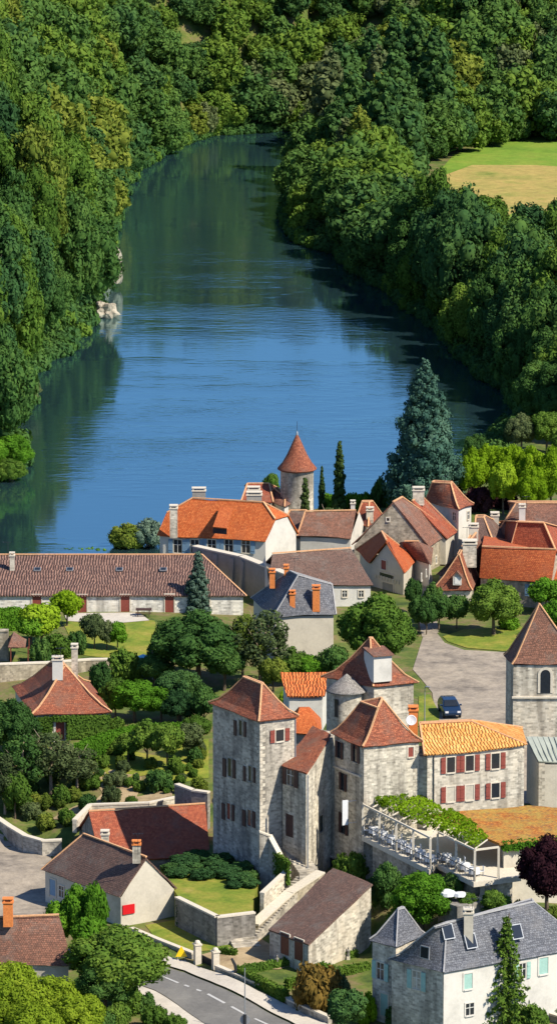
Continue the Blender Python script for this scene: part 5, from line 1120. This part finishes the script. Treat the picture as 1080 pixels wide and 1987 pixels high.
T_('bush', 'shrub', 735, 925, 985, 'leaf_dark', 'dark shrub at the foot of the great conifer', 'shrub', wide=46); T_('bush', 'shrub', 770, 940, 990, 'leaf_dark', 'low dark shrub right of the conifer foot', 'shrub', wide=50)
for x in (640, 680, 705): T_('bush', 'shrub', x, 955, 990, 'leaf_bright', 'low light green shrub on the river bank near the cypresses', 'shrub', wide=44, group='light green bank shrubs')
T_('small', 'broadleaf_tree', 528, 916, 975, 'leaf_mid', 'small round green tree left of the round tower', wide=34)
T_('small', 'broadleaf_tree', 250, 1012, 1085, 'leaf_yellow', 'yellow green round tree left of the mansion', wide=78); T_('small', 'broadleaf_tree', 288, 1006, 1085, 'leaf_grey', 'grey green tree against the mansion corner', wide=72)
for x, w_ in ((130, 60), (165, 66), (196, 40)): T_('bush', 'shrub', x, 1062, 1090, 'leaf_bright', 'green shrub top showing over the long house ridge', 'shrub', wide=w_, group='shrubs behind the long house ridge')
T_('sparse', 'broadleaf_tree', 640, 985, 1082, 'leaf_olive', 'thin yellowish leafed tree in front of brown roof house', wide=92); T_('bush', 'shrub', 590, 1035, 1075, 'leaf_bright', 'bright green shrub behind the brown barn ridge', 'shrub', wide=56); T_('small', 'broadleaf_tree', 530, 1028, 1088, 'leaf_olive', 'pale grey tree behind the diagonal grey wall', wide=80); T_('bush', 'shrub', 672, 1035, 1075, 'leaf_bright', 'bright shrub behind the barn ridge, near the stone gable', 'shrub', wide=44)
T_('fir', 'conifer', 385, 1068, 1190, 'leaf_grey', 'grey green fir in front of the long house end', wide=58)
T_('bush', 'shrub', 445, 1148, 1188, 'leaf_mid', 'green shrub against long house corner beneath the wall', 'shrub', wide=54)
T_('oak', 'broadleaf_tree', 385, 1180, 1330, 'leaf_dark', 'large dark spreading tree in the garden above the tallest tower', wide=190); T_('oak', 'broadleaf_tree', 350, 1290, 1400, 'leaf_deep', 'dark tree between ivy cottage garden and tallest tower', wide=110)
T_('oak', 'broadleaf_tree', 335, 1195, 1300, 'leaf_dark', 'dark tree left of the large spreading one', wide=100)
T_('sparse', 'broadleaf_tree', 505, 1190, 1330, 'leaf_olive', 'thin tree with pale stems before the slate roofed house', wide=130); T_('sparse', 'broadleaf_tree', 470, 1200, 1330, 'leaf_yellow', 'thin yellowish tree left of the pale stemmed one', wide=90)
T_('bush', 'shrub', 556, 1340, 1362, 'leaf_lime', 'bright shrub under the orange lean-to roof', 'shrub', wide=44)
T_('oak', 'plane_tree', 730, 1140, 1318, 'leaf_mid', 'big round plane tree beside the courtyard', wide=170)
T_('oak', 'broadleaf_tree', 957, 1120, 1232, 'leaf_mid', 'round tree on the lawn left of the church tower', wide=112)
for x, tp, bs, wd, nm in ((850, 1150, 1222, 56, 'left'), (885, 1148, 1220, 50, 'middle'), (838, 1130, 1210, 40, 'far left')): T_('small', 'shrub', x, tp, bs, 'leaf_dark', 'tall dark ivy shrub against the dormer house front', 'shrub', wide=wd, group='ivy shrubs on the dormer house')
T_('small', 'broadleaf_tree', 1060, 1120, 1190, 'leaf_bright', 'green tree at the right edge behind the church roof', wide=84); T_('bush', 'shrub', 985, 1195, 1220, 'leaf_bright', 'low clipped shrub behind the lawn tree', 'shrub', wide=56); T_('small', 'broadleaf_tree', 1078, 1160, 1240, 'leaf_bright', 'green tree directly behind the church roof tip', wide=60)
for x, tp, bs, wd in [(812, 1150, 1228, 44), (826, 1165, 1232, 40), (800, 1120, 1190, 36)]: T_('small', 'broadleaf_tree', x, tp, bs, 'leaf_dark', 'dark tree beside the lane into the village', group='dark trees beside the lane', wide=wd)
# garden left
for x, tp, bs, wd, mt_, lb in [(80, 1168, 1250, 90, 'leaf_lime', 'bright yellow green tree beside the clipped hedge'), (130, 1140, 1215, 60, 'leaf_lime', 'bright tree against the long house wall'), (60, 1190, 1255, 60, 'leaf_bright', 'fresh green tree nearest the clipped hedge'),
        (183, 1188, 1260, 52, 'leaf_olive', 'small purplish olive tree on the upper lawn'), (228, 1204, 1262, 46, 'leaf_bright', 'small round bright tree on the upper lawn'), (208, 1200, 1262, 36, 'leaf_olive', 'thin olive tree between two lawn trees')]:
    T_('small', 'broadleaf_tree', x, tp, bs, mt_, lb, wide=wd)
for x, tp, bs, wd, mt_, lb in [(110, 1225, 1275, 66, 'leaf_mid', 'round green shrub above the cottage chimney'), (150, 1220, 1268, 44, 'leaf_dark', 'dark shrub on the upper lawn edge'), (80, 1235, 1290, 50, 'leaf_dark', 'dark shrub behind the ivy cottage roof'), (245, 1255, 1320, 80, 'leaf_mid', 'green shrub right of the cottage'), (195, 1278, 1340, 56, 'leaf_dark', 'dark green shrub against the cottage roof')]:
    T_('bush', 'shrub', x, tp, bs, mt_, lb, 'shrub', wide=wd)
T_('oak', 'broadleaf_tree', 262, 1312, 1400, 'leaf_bright', 'spreading bright green tree right of the ivy cottage', wide=110); T_('oak', 'broadleaf_tree', 312, 1322, 1402, 'leaf_bright', 'second spreading green tree, nearer the dark trees', wide=84)
T_('oak', 'broadleaf_tree', 25, 1345, 1480, 'leaf_dark', 'dark tree at the left edge beside the ivy cottage', wide=110); T_('oak', 'broadleaf_tree', 380, 1385, 1440, 'leaf_mid', 'round green tree against the tallest tower wall', wide=64)
for x, tp, bs, wd, mt_, lb in [(100, 1420, 1545, 110, 'leaf_olive', 'grey olive tree below the ivy cottage door'), (45, 1430, 1555, 100, 'leaf_dark', 'dark tree above the curved garden wall'), (10, 1470, 1580, 80, 'leaf_olive', 'olive tree at the left edge above the square'), (150, 1450, 1540, 90, 'leaf_olive', 'olive tree in the middle of the sloping garden'),
        (285, 1395, 1480, 66, 'leaf_mid', 'fruit tree on the sloping lawn, left one'), (325, 1400, 1490, 66, 'leaf_mid', 'fruit tree on the sloping lawn, middle one'), (370, 1400, 1470, 56, 'leaf_olive', 'fruit tree on the sloping lawn beside the tower')]:
    T_('small' if wd < 80 else 'sparse', 'fruit_tree', x, tp, bs, mt_, lb, wide=wd)
k = 0
SH = [(180, 1530, 40, 'leaf_mid'), (215, 1560, 50, 'leaf_olive'), (120, 1560, 50, 'leaf_mid'), (60, 1590, 50, 'leaf_olive'), (90, 1610, 46, 'leaf_yellow'), (130, 1600, 44, 'leaf_mid'), (30, 1570, 50, 'leaf_mid'), (310, 1535, 62, 'leaf_dark'), (270, 1535, 30, 'leaf_mid'), (240, 1500, 34, 'leaf_olive'),
      (200, 1490, 36, 'leaf_mid'), (170, 1570, 42, 'leaf_dark'), (215, 1525, 36, 'leaf_olive'), (345, 1500, 34, 'leaf_mid'), (380, 1480, 40, 'leaf_dark'), (10, 1530, 44, 'leaf_mid'), (60, 1500, 50, 'leaf_mid'), (10, 1440, 60, 'leaf_dark'), (230, 1465, 44, 'leaf_mid'), (350, 1540, 30, 'leaf_olive'), (255, 1565, 30, 'leaf_mid'), (150, 1610, 36, 'leaf_mid'), (225, 1420, 40, 'leaf_mid'), (340, 1430, 40, 'leaf_mid'), (210, 1350, 44, 'leaf_dark'), (250, 1295, 40, 'leaf_mid'), (310, 1290, 60, 'leaf_dark'), (290, 1300, 44, 'leaf_mid'), (395, 1420, 36, 'leaf_mid')]
rg = random.Random(21)
for _ in range(100):
    x, y = rg.uniform(-10, 395), rg.uniform(1455, 1615)
    if y > 1540 + (1 if x < 150 else 0) * 70 or (x < 130 and y > 1560 + x * .4) or (170 < x < 290 and rg.random() < .35): continue
    SH.append((x, y, rg.uniform(15, 42), rg.choice(['leaf_dark', 'leaf_mid', 'leaf_olive', 'leaf_mid', 'leaf_yellow', 'leaf_yellow'])))
for x, y, wd, mt_ in SH: T_('bush', 'shrub', x, y - wd * .75, y, mt_, f'{WORDS[mt_]} shrub scattered in the sloping garden below the cottage', 'shrub', wide=wd, group=f'{WORDS[mt_]} shrubs in the sloping garden')
for x, tp, bs, wd, mt_ in [(225, 1310, 1395, 60, 'leaf_mid'), (345, 1330, 1410, 80, 'leaf_deep'), (395, 1330, 1415, 70, 'leaf_dark'), (300, 1265, 1330, 80, 'leaf_dark'), (435, 1230, 1340, 100, 'leaf_dark'), (250, 1420, 1480, 60, 'leaf_mid'), (70, 1440, 1530, 70, 'leaf_mid'),
        (30, 1490, 1590, 60, 'leaf_mid'), (565, 1255, 1330, 60, 'leaf_mid'), (600, 1270, 1330, 60, 'leaf_bright'), (650, 1250, 1330, 70, 'leaf_dark'), (530, 1270, 1345, 60, 'leaf_yellow')]:
    T_('small' if wd < 75 else 'oak', 'garden_tree', x, tp, bs, mt_, f'{WORDS.get(mt_, "fresh green")} tree crowding the garden between the cottage and the towers', group=f'{WORDS.get(mt_, "fresh green")} trees crowding the middle gardens', wide=wd)
# lower left
for x, tp, bs, wd, lb in [(150, 1715, 1850, 70, 'left'), (185, 1708, 1860, 56, 'middle'), (120, 1740, 1850, 66, 'outer'), (175, 1770, 1880, 80, 'front')]: T_('small', 'broadleaf_tree', x, tp, bs, 'leaf_bright', f'fresh green tree in front of the brown hall, {lb} of four', wide=wd)
T_('oak', 'walnut_tree', 226, 1790, 1955, 'leaf_mid', 'large round dark crowned tree at the roadside bend', wide=215); T_('oak', 'broadleaf_tree', 205, 1850, 1970, 'leaf_dark', 'dark lower tree beneath the large round one', wide=130)
for x, tp, bs, wd in [(30, 1850, 2010, 130), (95, 1880, 2040, 150), (10, 1890, 2060, 140), (150, 1915, 2060, 130), (70, 1930, 2090, 130)]: T_('oak', 'broadleaf_tree', x, tp, bs, 'leaf_bright_yellow', 'yellow green tree massed in the bottom left corner', group='yellow green trees in the bottom left corner', wide=wd)
for x, y, wd, mt_ in [(250, 1965, 70, 'leaf_mid'), (285, 1965, 50, 'leaf_dark'), (230, 1990, 60, 'leaf_mid'), (300, 1995, 60, 'leaf_mid'), (340, 2005, 50, 'leaf_mid'), (200, 2010, 60, 'leaf_dark')]: T_('bush', 'shrub', x, y - wd * .8, y, mt_, 'green shrub on the verge below the road edge', 'shrub', wide=wd, group='shrubs below the road edge')
# lower middle and right
T_('bush', 'shrub', 680, 1648, 1712, 'leaf_mid', 'yellow tipped shrub above the garage barn roof', 'shrub', wide=80); T_('oak', 'broadleaf_tree', 818, 1682, 1812, 'leaf_bright', 'fresh green tree in front of the raised terrace', wide=135)
for x, tp, bs, wd, mt_ in [(750, 1672, 1760, 60, 'leaf_dark'), (778, 1725, 1800, 56, 'leaf_mid'), (880, 1690, 1765, 46, 'leaf_dark'), (905, 1728, 1775, 40, 'leaf_mid'), (722, 1700, 1770, 40, 'leaf_deep'), (955, 1725, 1780, 50, 'leaf_mid')]: T_('small', 'broadleaf_tree', x, tp, bs, mt_, f'{WORDS[mt_]} tree under the terrace wall', group=f'{WORDS[mt_]} trees under the terrace wall', wide=wd)
T_('bush', 'shrub', 745, 1690, 1760, 'leaf_dark', 'dark shrub under the terrace arch', 'shrub', wide=56)
T_('oak', 'broadleaf_tree', 1060, 1628, 1790, 'leaf_purple', 'dark purple leaved tree at the right edge by the veranda', wide=130); T_('bush', 'shrub', 965, 1735, 1775, 'leaf_dark', 'dark green shrub behind the villa ridge', 'shrub', wide=70); T_('bush', 'shrub', 1010, 1745, 1780, 'leaf_dark', 'dark shrub left of the purple tree', 'shrub', wide=60)
T_('bush', 'shrub', 1075, 1755, 1800, 'leaf_yellow', 'yellow shrub under the purple tree', 'shrub', wide=50)
T_('bush', 'shrub', 615, 1862, 1962, 'leaf_orange', 'russet orange shrub behind the road wall', 'shrub', wide=104); T_('bush', 'shrub', 655, 1880, 1950, 'leaf_olive', 'olive shrub right of the russet one', 'shrub', wide=60)
T_('small', 'broadleaf_tree', 672, 1915, 2010, 'leaf_deep', 'dark blue green bush tree at the road wall end', wide=84); T_('bush', 'shrub', 712, 1925, 1985, 'leaf_lime', 'bright green shrub beside the slate turret', 'shrub', wide=56)
T_('spruce', 'spruce', 980, 1775, 2000, 'leaf_mid', 'tiered green spruce standing before the white villa wall', wide=138)
for x, y, wd, mt_ in [(770, 1990, 60, 'leaf_dark'), (815, 1995, 66, 'leaf_dark'), (860, 2000, 50, 'leaf_mid'), (1040, 2000, 70, 'leaf_mid'), (930, 2005, 60, 'leaf_mid'), (1075, 1975, 40, 'leaf_olive')]: T_('bush', 'shrub', x, y - wd * .75, y, mt_, 'low green shrub at the foot of the villa walls', 'shrub', wide=wd, group='shrubs round the villa')
T_('small', 'broadleaf_tree', 408, 1698, 1742, 'leaf_bright', 'little round bright tree on the raised lawn', wide=28)
for x, y, wd in [(420, 1690, 60), (370, 1690, 56), (470, 1690, 56), (345, 1700, 50), (485, 1720, 44), (445, 1670, 50), (400, 1672, 44), (360, 1680, 60), (330, 1690, 44), (390, 1705, 56), (440, 1700, 60), (465, 1712, 56), (485, 1705, 44), (425, 1678, 66), (455, 1722, 36), (380, 1668, 56), (345, 1672, 40)]:  # flat dark shrubs added to stand in for the tower's shade on the lawn
    p = X(x, y, 4.1); e = tree('bush', 'shrub', p, 'leaf_deep', 'shrub on the raised lawn, tower shade put into its dark leaves', 'shrub', 'shrubs under the tallest tower', s=wd / 62, sz=wd / 120)
T_('bush', 'shrub', 598, 1686, 1728, 'leaf_mid', 'green shrub hanging over the stair flank wall', 'shrub', wide=60); T_('bush', 'shrub', 575, 1715, 1756, 'leaf_mid', 'green climber lower on the stair flank wall', 'shrub', wide=46)
# far left bank low vegetation and right bank near shore
for x, tp, bs, wd, mt_ in [(25, 835, 925, 90, 'leaf_bright'), (-20, 840, 930, 80, 'leaf_bright'), (20, 885, 948, 70, 'leaf_mid')]: T_('oak', 'willow_tree', x, tp, bs, mt_, 'bright green willow on the spit at the left edge', group='willows on the spit', wide=wd)
for x, tp, bs, wd in [(40, 725, 800, 90), (0, 715, 800, 70), (-30, 740, 820, 80)]: T_('oak', 'willow_tree', x, tp, bs, 'leaf_olive', 'grey olive willow overhanging the left bank', group='grey willows on the left bank', wide=wd)
for x, tp, bs, wd, mt_ in [(1040, 690, 830, 110, 'leaf_dark'), (1010, 800, 880, 70, 'leaf_olive'), (1060, 790, 880, 80, 'leaf_mid'), (1075, 740, 850, 90, 'leaf_dark'), (1030, 640, 770, 100, 'leaf_mid'), (1085, 620, 760, 110, 'leaf_dark'), (975, 620, 730, 90, 'leaf_dark'), (1100, 820, 910, 80, 'leaf_mid')]: T_('oak', 'broadleaf_tree', x, tp, bs, mt_, f'{WORDS[mt_]} tree on the right bank shore above the lime trees', group=f'{WORDS[mt_]} trees on the right shore', wide=wd)

# hedges, ivy, vine: leaf covered volumes
def leafy(name, label, cat, boxes, mat, leaf=.16, dens=70, parent=None, kind=None, loc=None, core=True, group=None):
    """boxes: (a, b, c, d, ztop, zbot) quads in plan"""
    rs = np.random.RandomState(len(name) + int(boxes[0][0][0].x * 7) % 97); P = []; Nn = []; mb = MB()
    for q, zt, zb in boxes:
        q = [Vector((p.x, p.y, 0)) for p in q]; faces = [([Vector((p.x, p.y, zt)) for p in q], Vector((0, 0, 1)))]
        c = sum(q, Vector()) / 4
        for k in range(4):
            a, b_ = q[k], q[(k + 1) % 4]; d = b_ - a; nn = Vector((d.y, -d.x, 0)).normalized()
            if nn.dot((a + b_) / 2 - c) < 0: nn = -nn
            faces.append(([Vector((a.x, a.y, zb)), Vector((b_.x, b_.y, zb)), Vector((b_.x, b_.y, zt)), Vector((a.x, a.y, zt))], nn))
        if core: mb.prism([Vector((c.x + (p.x - c.x) * .97, c.y + (p.y - c.y) * .97, zt - .05)) for p in q], zb)
        for f_, nn in faces:
            ar = ((f_[1] - f_[0]).cross(f_[3] - f_[0])).length; m_ = int(ar * dens) + 4; u = rs.rand(m_, 1); v = rs.rand(m_, 1); A, B, C, D = (np.array(tuple(p)) for p in f_)
            pt = (A * (1 - u) + B * u) * (1 - v) + (D * (1 - u) + C * u) * v + np.array(tuple(nn)) * rs.uniform(-.04, .1, (m_, 1)); P.append(pt); Nn.append(np.tile(tuple(nn), (m_, 1)))
    V_, F_ = cards(rs, np.concatenate(P), np.concatenate(Nn), leaf, .6); 
    off = OFF.get(parent.name, Vector()) if parent is not None else Vector(tuple(V_.mean(0))); off = Vector((off.x, off.y, off.z))
    cv = np.array([tuple(v) for v in mb.v]) if core else np.zeros((0, 3)); me = bpy.data.meshes.new(name); fs = [list(f) for f in F_] + [[i + len(V_) for i in f] for f in mb.f]
    me.from_pydata((np.concatenate([V_, cv]) - np.array(tuple(off))).tolist(), [], fs); me.materials.append(M[mat]); o = bpy.data.objects.new(name, me); link(o, parent)
    if parent is None: o.location = off; tag(o, label, cat, group, kind)
    return o
def hq(x0, y0, x1, y1, z, th):        # a hedge strip between two pixels
    a, b_ = X(x0, y0, z), X(x1, y1, z); d = (b_ - a).normalized(); nn = Vector((-d.y, d.x, 0)) * th / 2; return [a - nn, b_ - nn, b_ + nn, a + nn]
def hedge(label, segs, hh, th, mat='leaf_mid', base=1.4, group=None): return leafy('hedge', label, 'hedge', [(hq(*s, base + hh, th), base + hh, base - .3) for s in segs], mat, group=group)
hedge('tall square clipped hedge in front of the long house', [(-30, 1186, 40, 1180)], 2.4, 1.6, 'leaf_bright', 8.2)
hedge('long clipped hedge sloping below the ivy cottage', [(135, 1452, 200, 1425), (200, 1425, 265, 1408), (265, 1408, 385, 1402)], 1.5, 1.0, 'leaf_bright', 6.6)
hedge('low box hedge framing the left garden bed by the road wall', [(462, 1876, 590, 1855), (590, 1855, 645, 1876), (462, 1876, 555, 1922), (555, 1900, 645, 1885)], .7, .6, 'leaf_mid', 1.4)
hedge('low box hedge framing the right garden bed beside the garage barn', [(590, 1862, 690, 1843), (590, 1862, 640, 1880), (640, 1880, 715, 1868)], .7, .5, 'leaf_mid', 1.4)
hedge('short low hedge beside the bottom stair steps', [(428, 1838, 457, 1843)], .5, .5, 'leaf_mid', 1.5)
a, b_ = X(62, 1386, 9.6), X(217, 1381, 9.6)
leafy('ivy', 'green ivy covering the front wall of the cottage', 'ivy', [([Vector((X(130, 1386, 9.4).x, a.y + .25, 0)), Vector((b_.x - .2, b_.y + .1, 0)), Vector((b_.x - .2, b_.y + .5, 0)), Vector((X(130, 1386, 9.4).x, a.y + .6, 0))], 9.3, 7), ([Vector((a.x + .2, a.y + .15, 0)), Vector((X(102, 1386, 9.4).x, a.y + .15, 0)), Vector((X(102, 1386, 9.4).x, a.y + .6, 0)), Vector((a.x + .2, a.y + .6, 0))], 9.25, 6.8), ([Vector((X(100, 1386, 9.4).x, a.y + .2, 0)), Vector((X(134, 1386, 9.4).x, a.y + .2, 0)), Vector((X(134, 1386, 9.4).x, a.y + .6, 0)), Vector((X(100, 1386, 9.4).x, a.y + .6, 0))], 9.3, 8.8)], 'leaf_mid')
# vine over the pergola
vb = []
p0, p1 = pc[0] + Vector((.6, .8, 0)), pc[7] + Vector((.2, .3, 0))
for k in range(9):
    f0, f1 = k / 9, (k + 1) / 9; a = p0.lerp(p1, f0) + Vector((R_.uniform(0, .5), R_.uniform(0, .6), 0)); b_ = p0.lerp(p1, f1) + Vector((0, R_.uniform(0, .6), 0)); ex = lambda f: Vector((1.6 * (1 - f) + 1.0, 6.6 - 2.6 * f, 0))
    vb.append(([a, b_, b_ + ex(f1), a + ex(f0)], 11.15 + R_.uniform(-.15, .4), 10.9))
leafy('vine', 'bright green vine spread over the pergola beams', 'vine', vb, 'leaf_lime', .2, 46, core=False)
e0, e1 = T[1] + Vector((.3, .1, 0)), T[2] + Vector((0, .1, 0)); leafy('vine', 'green vine trailing along the veranda roof edge', 'vine', [([e0, e1, e1 + Vector((0, .5, 0)), e0 + Vector((0, .5, 0))], 10.6, 9.8)], 'leaf_bright', .2, 60)
leafy('ivy', 'ivy hanging on the stair parapet below the tallest tower', 'ivy', [([X(530, 1640, 7.3), X(558, 1690, 6), X(562, 1688, 6), X(534, 1638, 7.3)], 6.8, 4.6)], 'leaf_mid')
leafy('ivy', 'ivy on the retaining wall near the brown hall', 'ivy', [([lt[0] + Vector((-.1, -.75, 0)), lt[0] + Vector((1.0, -1.1, 0)), lt[0] + Vector((1.0, -.7, 0)), lt[0] + Vector((-.1, -.4, 0))], 4.0, 1.4)], 'leaf_deep')

# ------------------------------------------------------------ small things
# car
def car(loc, rz):
    t = empty('parked_car', loc, 'dark blue hatchback parked on the courtyard with its nose to us', 'car', rz=rz); t.scale = (1.08, 1.0, 1.08)
    prof = [(-2.05, .35), (-2.1, .75), (-1.95, .98), (-1.5, 1.38), (-.6, 1.5), (.35, 1.45), (1.15, .98), (1.95, .82), (2.08, .6), (2.05, .35)]
    def body(prof, w0, w1):
        mb = MB(); n_ = len(prof)
        for sx in (-1, 1): mb.v += [Vector((x, sx * (w1 if z > 1.1 else w0), z)) for x, z in prof]
        mb.f.append(list(range(n_))); mb.f.append(list(range(2 * n_ - 1, n_ - 1, -1)))
        for k in range(n_): j = (k + 1) % n_; mb.f.append([k, k + n_, j + n_, j])
        return mb
    def bl(mb, nm, mat, sm=False):
        me = bpy.data.meshes.new(nm); me.from_pydata([tuple(v) for v in mb.v], [], mb.f); me.materials.append(M[mat]); o = bpy.data.objects.new(nm, me); link(o, t); me.validate()
        if sm: bv = o.modifiers.new('b', 'BEVEL'); bv.width = .07; bv.segments = 2
        return o
    bl(body(prof, .86, .68), 'body', 'car_paint', True)
    for nm, q in (('windscreen', [(1.1, 1.02), (.42, 1.42)]), ('rear_window', [(-1.9, 1.04), (-1.5, 1.36)])):
        mb = MB(); (x0, z0), (x1, z1) = q; s_ = 1 if x0 > 0 else -1; mb.poly([(x0 + .05 * s_, -.72, z0 + .03), (x0 + .05 * s_, .72, z0 + .03), (x1 + .05 * s_, .6, z1 + .03), (x1 + .05 * s_, -.6, z1 + .03)]); bl(mb, nm, 'glass')
    for s_ in (-1, 1):
        mb = MB(); mb.poly([(-1.4, s_ * .80, 1.0), (.9, s_ * .80, 1.0), (.3, s_ * .72, 1.36), (-1.2, s_ * .72, 1.36)]); bl(mb, 'side_window', 'glass')
        for x in (-1.3, 1.3):
            mb = MB(); mb.tube([(x, s_ * .7, .32), (x, s_ * .9, .32)], [.32, .32], 14); wo = bl(mb, 'wheel', 'dark_metal'); mb = MB(); mb.tube([(x, s_ * .89, .32), (x, s_ * .91, .32)], [.18, .18], 10); ri = bl(mb, 'rim', 'zinc'); ri.parent = wo
        mb = MB(); mb.box((2.03, s_ * .6, .6), (.08, .32, .16)); bl(mb, 'headlight', 'white'); mb = MB(); mb.box((.75, s_ * .97, .98), (.16, .2, .13)); bl(mb, 'wing_mirror', 'car_paint')
M['car_paint'] = m_flat('dark_blue_car_paint', (.012, .03, .07), .2, .2, var=.05, spec=.6)
car(XG(871, 1387) + Vector((0, 0, .06)), math.radians(-83))
# warning sign board
p = XG(352, 1866) + Vector((0, 0, .1)); t = empty('warning_sign', p, 'triangular yellow warning board on a frame stand on the pavement', 'sign')
mb = MB(); w_ = .5; mb.v = [p + Vector((sx * w_, y, z)) for y in (-.03, .03) for sx, z in ((-1, .35), (1, .35), (.08, 1.25), (-.08, 1.25))]; mb.f = [[0, 1, 2, 3], [7, 6, 5, 4], [0, 4, 5, 1], [1, 5, 6, 2], [2, 6, 7, 3], [3, 7, 4, 0]]; mb.build('board', 'yellow', t)
mb = MB(); mb.bar(p + Vector((-.35, 0, 0)), p + Vector((-.3, 0, .4)), .05).bar(p + Vector((.35, 0, 0)), p + Vector((.3, 0, .4)), .05).bar(p + Vector((-.3, .06, .8)), p + Vector((-.45, .5, 0)), .04).bar(p + Vector((.3, .06, .8)), p + Vector((.45, .5, 0)), .04); mb.build('stand', 'zinc', t)
# lamp posts
def pole(px, pyb, pyt, label, name='street_lamp', r=.05, lamp=True, base_dark=False):
    b_ = XG(px, pyb); mpp = b_.length / FPX; hh = (pyb - pyt) * mpp * 1.03; t = empty(name, b_, label, 'lamp post' if lamp else 'pole'); MB().tube([b_, b_ + Vector((0, 0, hh))], [r * 1.3, r * .7], 8).build('post', 'zinc', t)
    if lamp: MB().tube([b_ + Vector((0, 0, hh)), b_ + Vector((.15, -.1, hh + .1)), b_ + Vector((.5, -.3, hh + .1))], [.05, .09, .06], 6).build('lamp_head', 'zinc', t)
    if base_dark:
        MB().tube([b_ + Vector((0, 0, 0)), b_ + Vector((0, 0, 1.5))], [.13, .13], 8).build('base', 'dark_metal', t)
        mb = MB(); mb.tube([b_ + Vector((0, .12, 1.0)), b_ + Vector((0, .16, 1.0))], [.42, .42], 18); mb.build('round_plate', 'zinc', t)
pole(475, 2002, 1872, 'tall thin grey pole with round plate at the bottom road edge', 'road_pole', .05, False, True); pole(823, 1408, 1332, 'slim lamp post on the grass strip by the courtyard'); pole(296, 1320, 1236, 'thin pole in the garden behind the bright trees', 'garden_pole', .035, False)
# curved dark stone post by the road wall
p = XG(455, 1897); t = top_mesh(MB().tube([p, p + Vector((.12, 0, .6)), p + Vector((.05, 0, 1.1)), p + Vector((-.15, 0, 1.5)), p + Vector((-.25, 0, 1.7))], [.16, .13, .14, .12, .1], 8), 'bent_post', 'dark_metal', p, 'dark bent post leaning on the road wall right of the gate', 'post')
# parasol, bench, tables, seats
p = XG(278, 1312); t = empty('parasol', p, 'pale blue parasol among the trees right of the cottage', 'parasol'); MB().lathe(p, [(1.0, 1.75), (.6, 2.05), (.03, 2.3)], 12).build('canopy', 'pale_blue', t) if 'pale_blue' in M else None
M['pale_blue'] = m_flat('pale_blue_fabric', (.22, .55, .72), .8); MB().lathe(p, [(1.0, 1.75), (.6, 2.05), (.03, 2.3)], 12).build('canopy', 'pale_blue', t); MB().bar(p, p + Vector((0, 0, 2.2)), .06).build('pole', 'zinc', t)
p = XG(279, 1196) + Vector((0, 0, .08)); t = empty('picnic_table', p, 'wooden picnic table standing by the long house wall', 'table'); MB().box(p + Vector((0, 0, .7)), (1.7, .75, .06)).build('tabletop', 'wood_dark', t)
for s_ in (-1, 1): MB().box(p + Vector((0, s_ * .7, .42)), (1.7, .28, .05)).build('bench_seat', 'wood_dark', t); MB().bar(p + Vector((s_ * .6, -.7, 0)), p + Vector((s_ * .6, .1, .7)), .08).bar(p + Vector((s_ * .6, .7, 0)), p + Vector((s_ * .6, -.1, .7)), .08).build('leg', 'wood_dark', t)
def table_set(p, first=[None]):
    if first[0] is None:
        t = empty('dining_table', p, 'round terrace table under a white cloth beneath the pergola', 'table', 'white clothed tables on the terrace'); MB().lathe(p, [(.5, .25), (.46, .6), (.46, .74), (.02, .745)], 14).build('tablecloth', 'white', t); MB().bar(p, p + Vector((0, 0, .7)), .08).build('leg', 'zinc', t); first[0] = t
    else:
        t = copy_tree(first[0]); t.location = p
    return t
def chair(p, first=[None]):
    if first[0] is None:
        t = empty('terrace_chair', p, 'white chair at the tables beneath the pergola', 'chair', 'white chairs on the terrace'); MB().box(p + Vector((0, 0, .42)), (.42, .42, .05)).build('seat', 'white', t); MB().box(p + Vector((0, .2, .47)), (.42, .05, .42)).build('backrest', 'white', t)
        for sx, sy in product((-1, 1), (-1, 1)): MB().bar(p + Vector((sx * .18, sy * .18, 0)), p + Vector((sx * .18, sy * .18, .42)), .035).build('leg', 'zinc', t)
        first[0] = t
    else: t = copy_tree(first[0]); t.location = p
    return t
for k in range(7):
    q = pc[0].lerp(pc[4], (k + .6) / 7.2) + Vector((.5, .75, 0)); table_set(q)
    for s_ in (-1, 1): c_ = chair(q + Vector((s_ * .65, .1, 0))); c_.rotation_euler.z = s_ * -1.4
for k in range(4):
    q = pc[5].lerp(pc[7], (k + .5) / 4) + Vector((.4, .9, 0)); table_set(q)
    for s_ in (-1, 1): c_ = chair(q + Vector((s_ * .6, .1, 0))); c_.rotation_euler.z = s_ * -1.4
# small grey hut with white covers behind the villa
h = house('stone_hut', 'small flat roofed hut with white covers on top behind the villa', [(846, 1737, 7.4), (886, 1752, 7.4), (936, 1742, 7.4)], [(846, 1737, 7.4), (886, 1752, 7.4), (936, 1742, 7.4), (900, 1728, 7.4)], 4, 'stone_grey', 'trim', ridge=None, ov=.1)
p = X(878, 1738, 7.5); top_mesh(MB().lathe(p + Vector((-.5, .2, 0)), [(.75, 0), (.7, .3), (.3, .48), (.02, .5)], 12).lathe(p + Vector((.6, 0, 0)), [(.6, 0), (.5, .25), (.02, .35)], 10), 'cover', 'white', p, 'crumpled white cover lying on the small hut roof', 'cover')
# garden statues in the box beds
for x, y, lb in ((537, 1878, 'small dark statue in the left garden bed'), (675, 1862, 'small dark statue in the right garden bed')):
    p = XG(x, y); t = empty('statue', p, lb, 'statue'); MB().box(p, (.3, .3, .3)).build('pedestal', 'trim', t); MB().lathe(p, [(.14, .3), (.12, .6), (.17, .8), (.06, .95), (.09, 1.05), (.02, 1.16)], 8).build('figure', 'stone_grey', t)
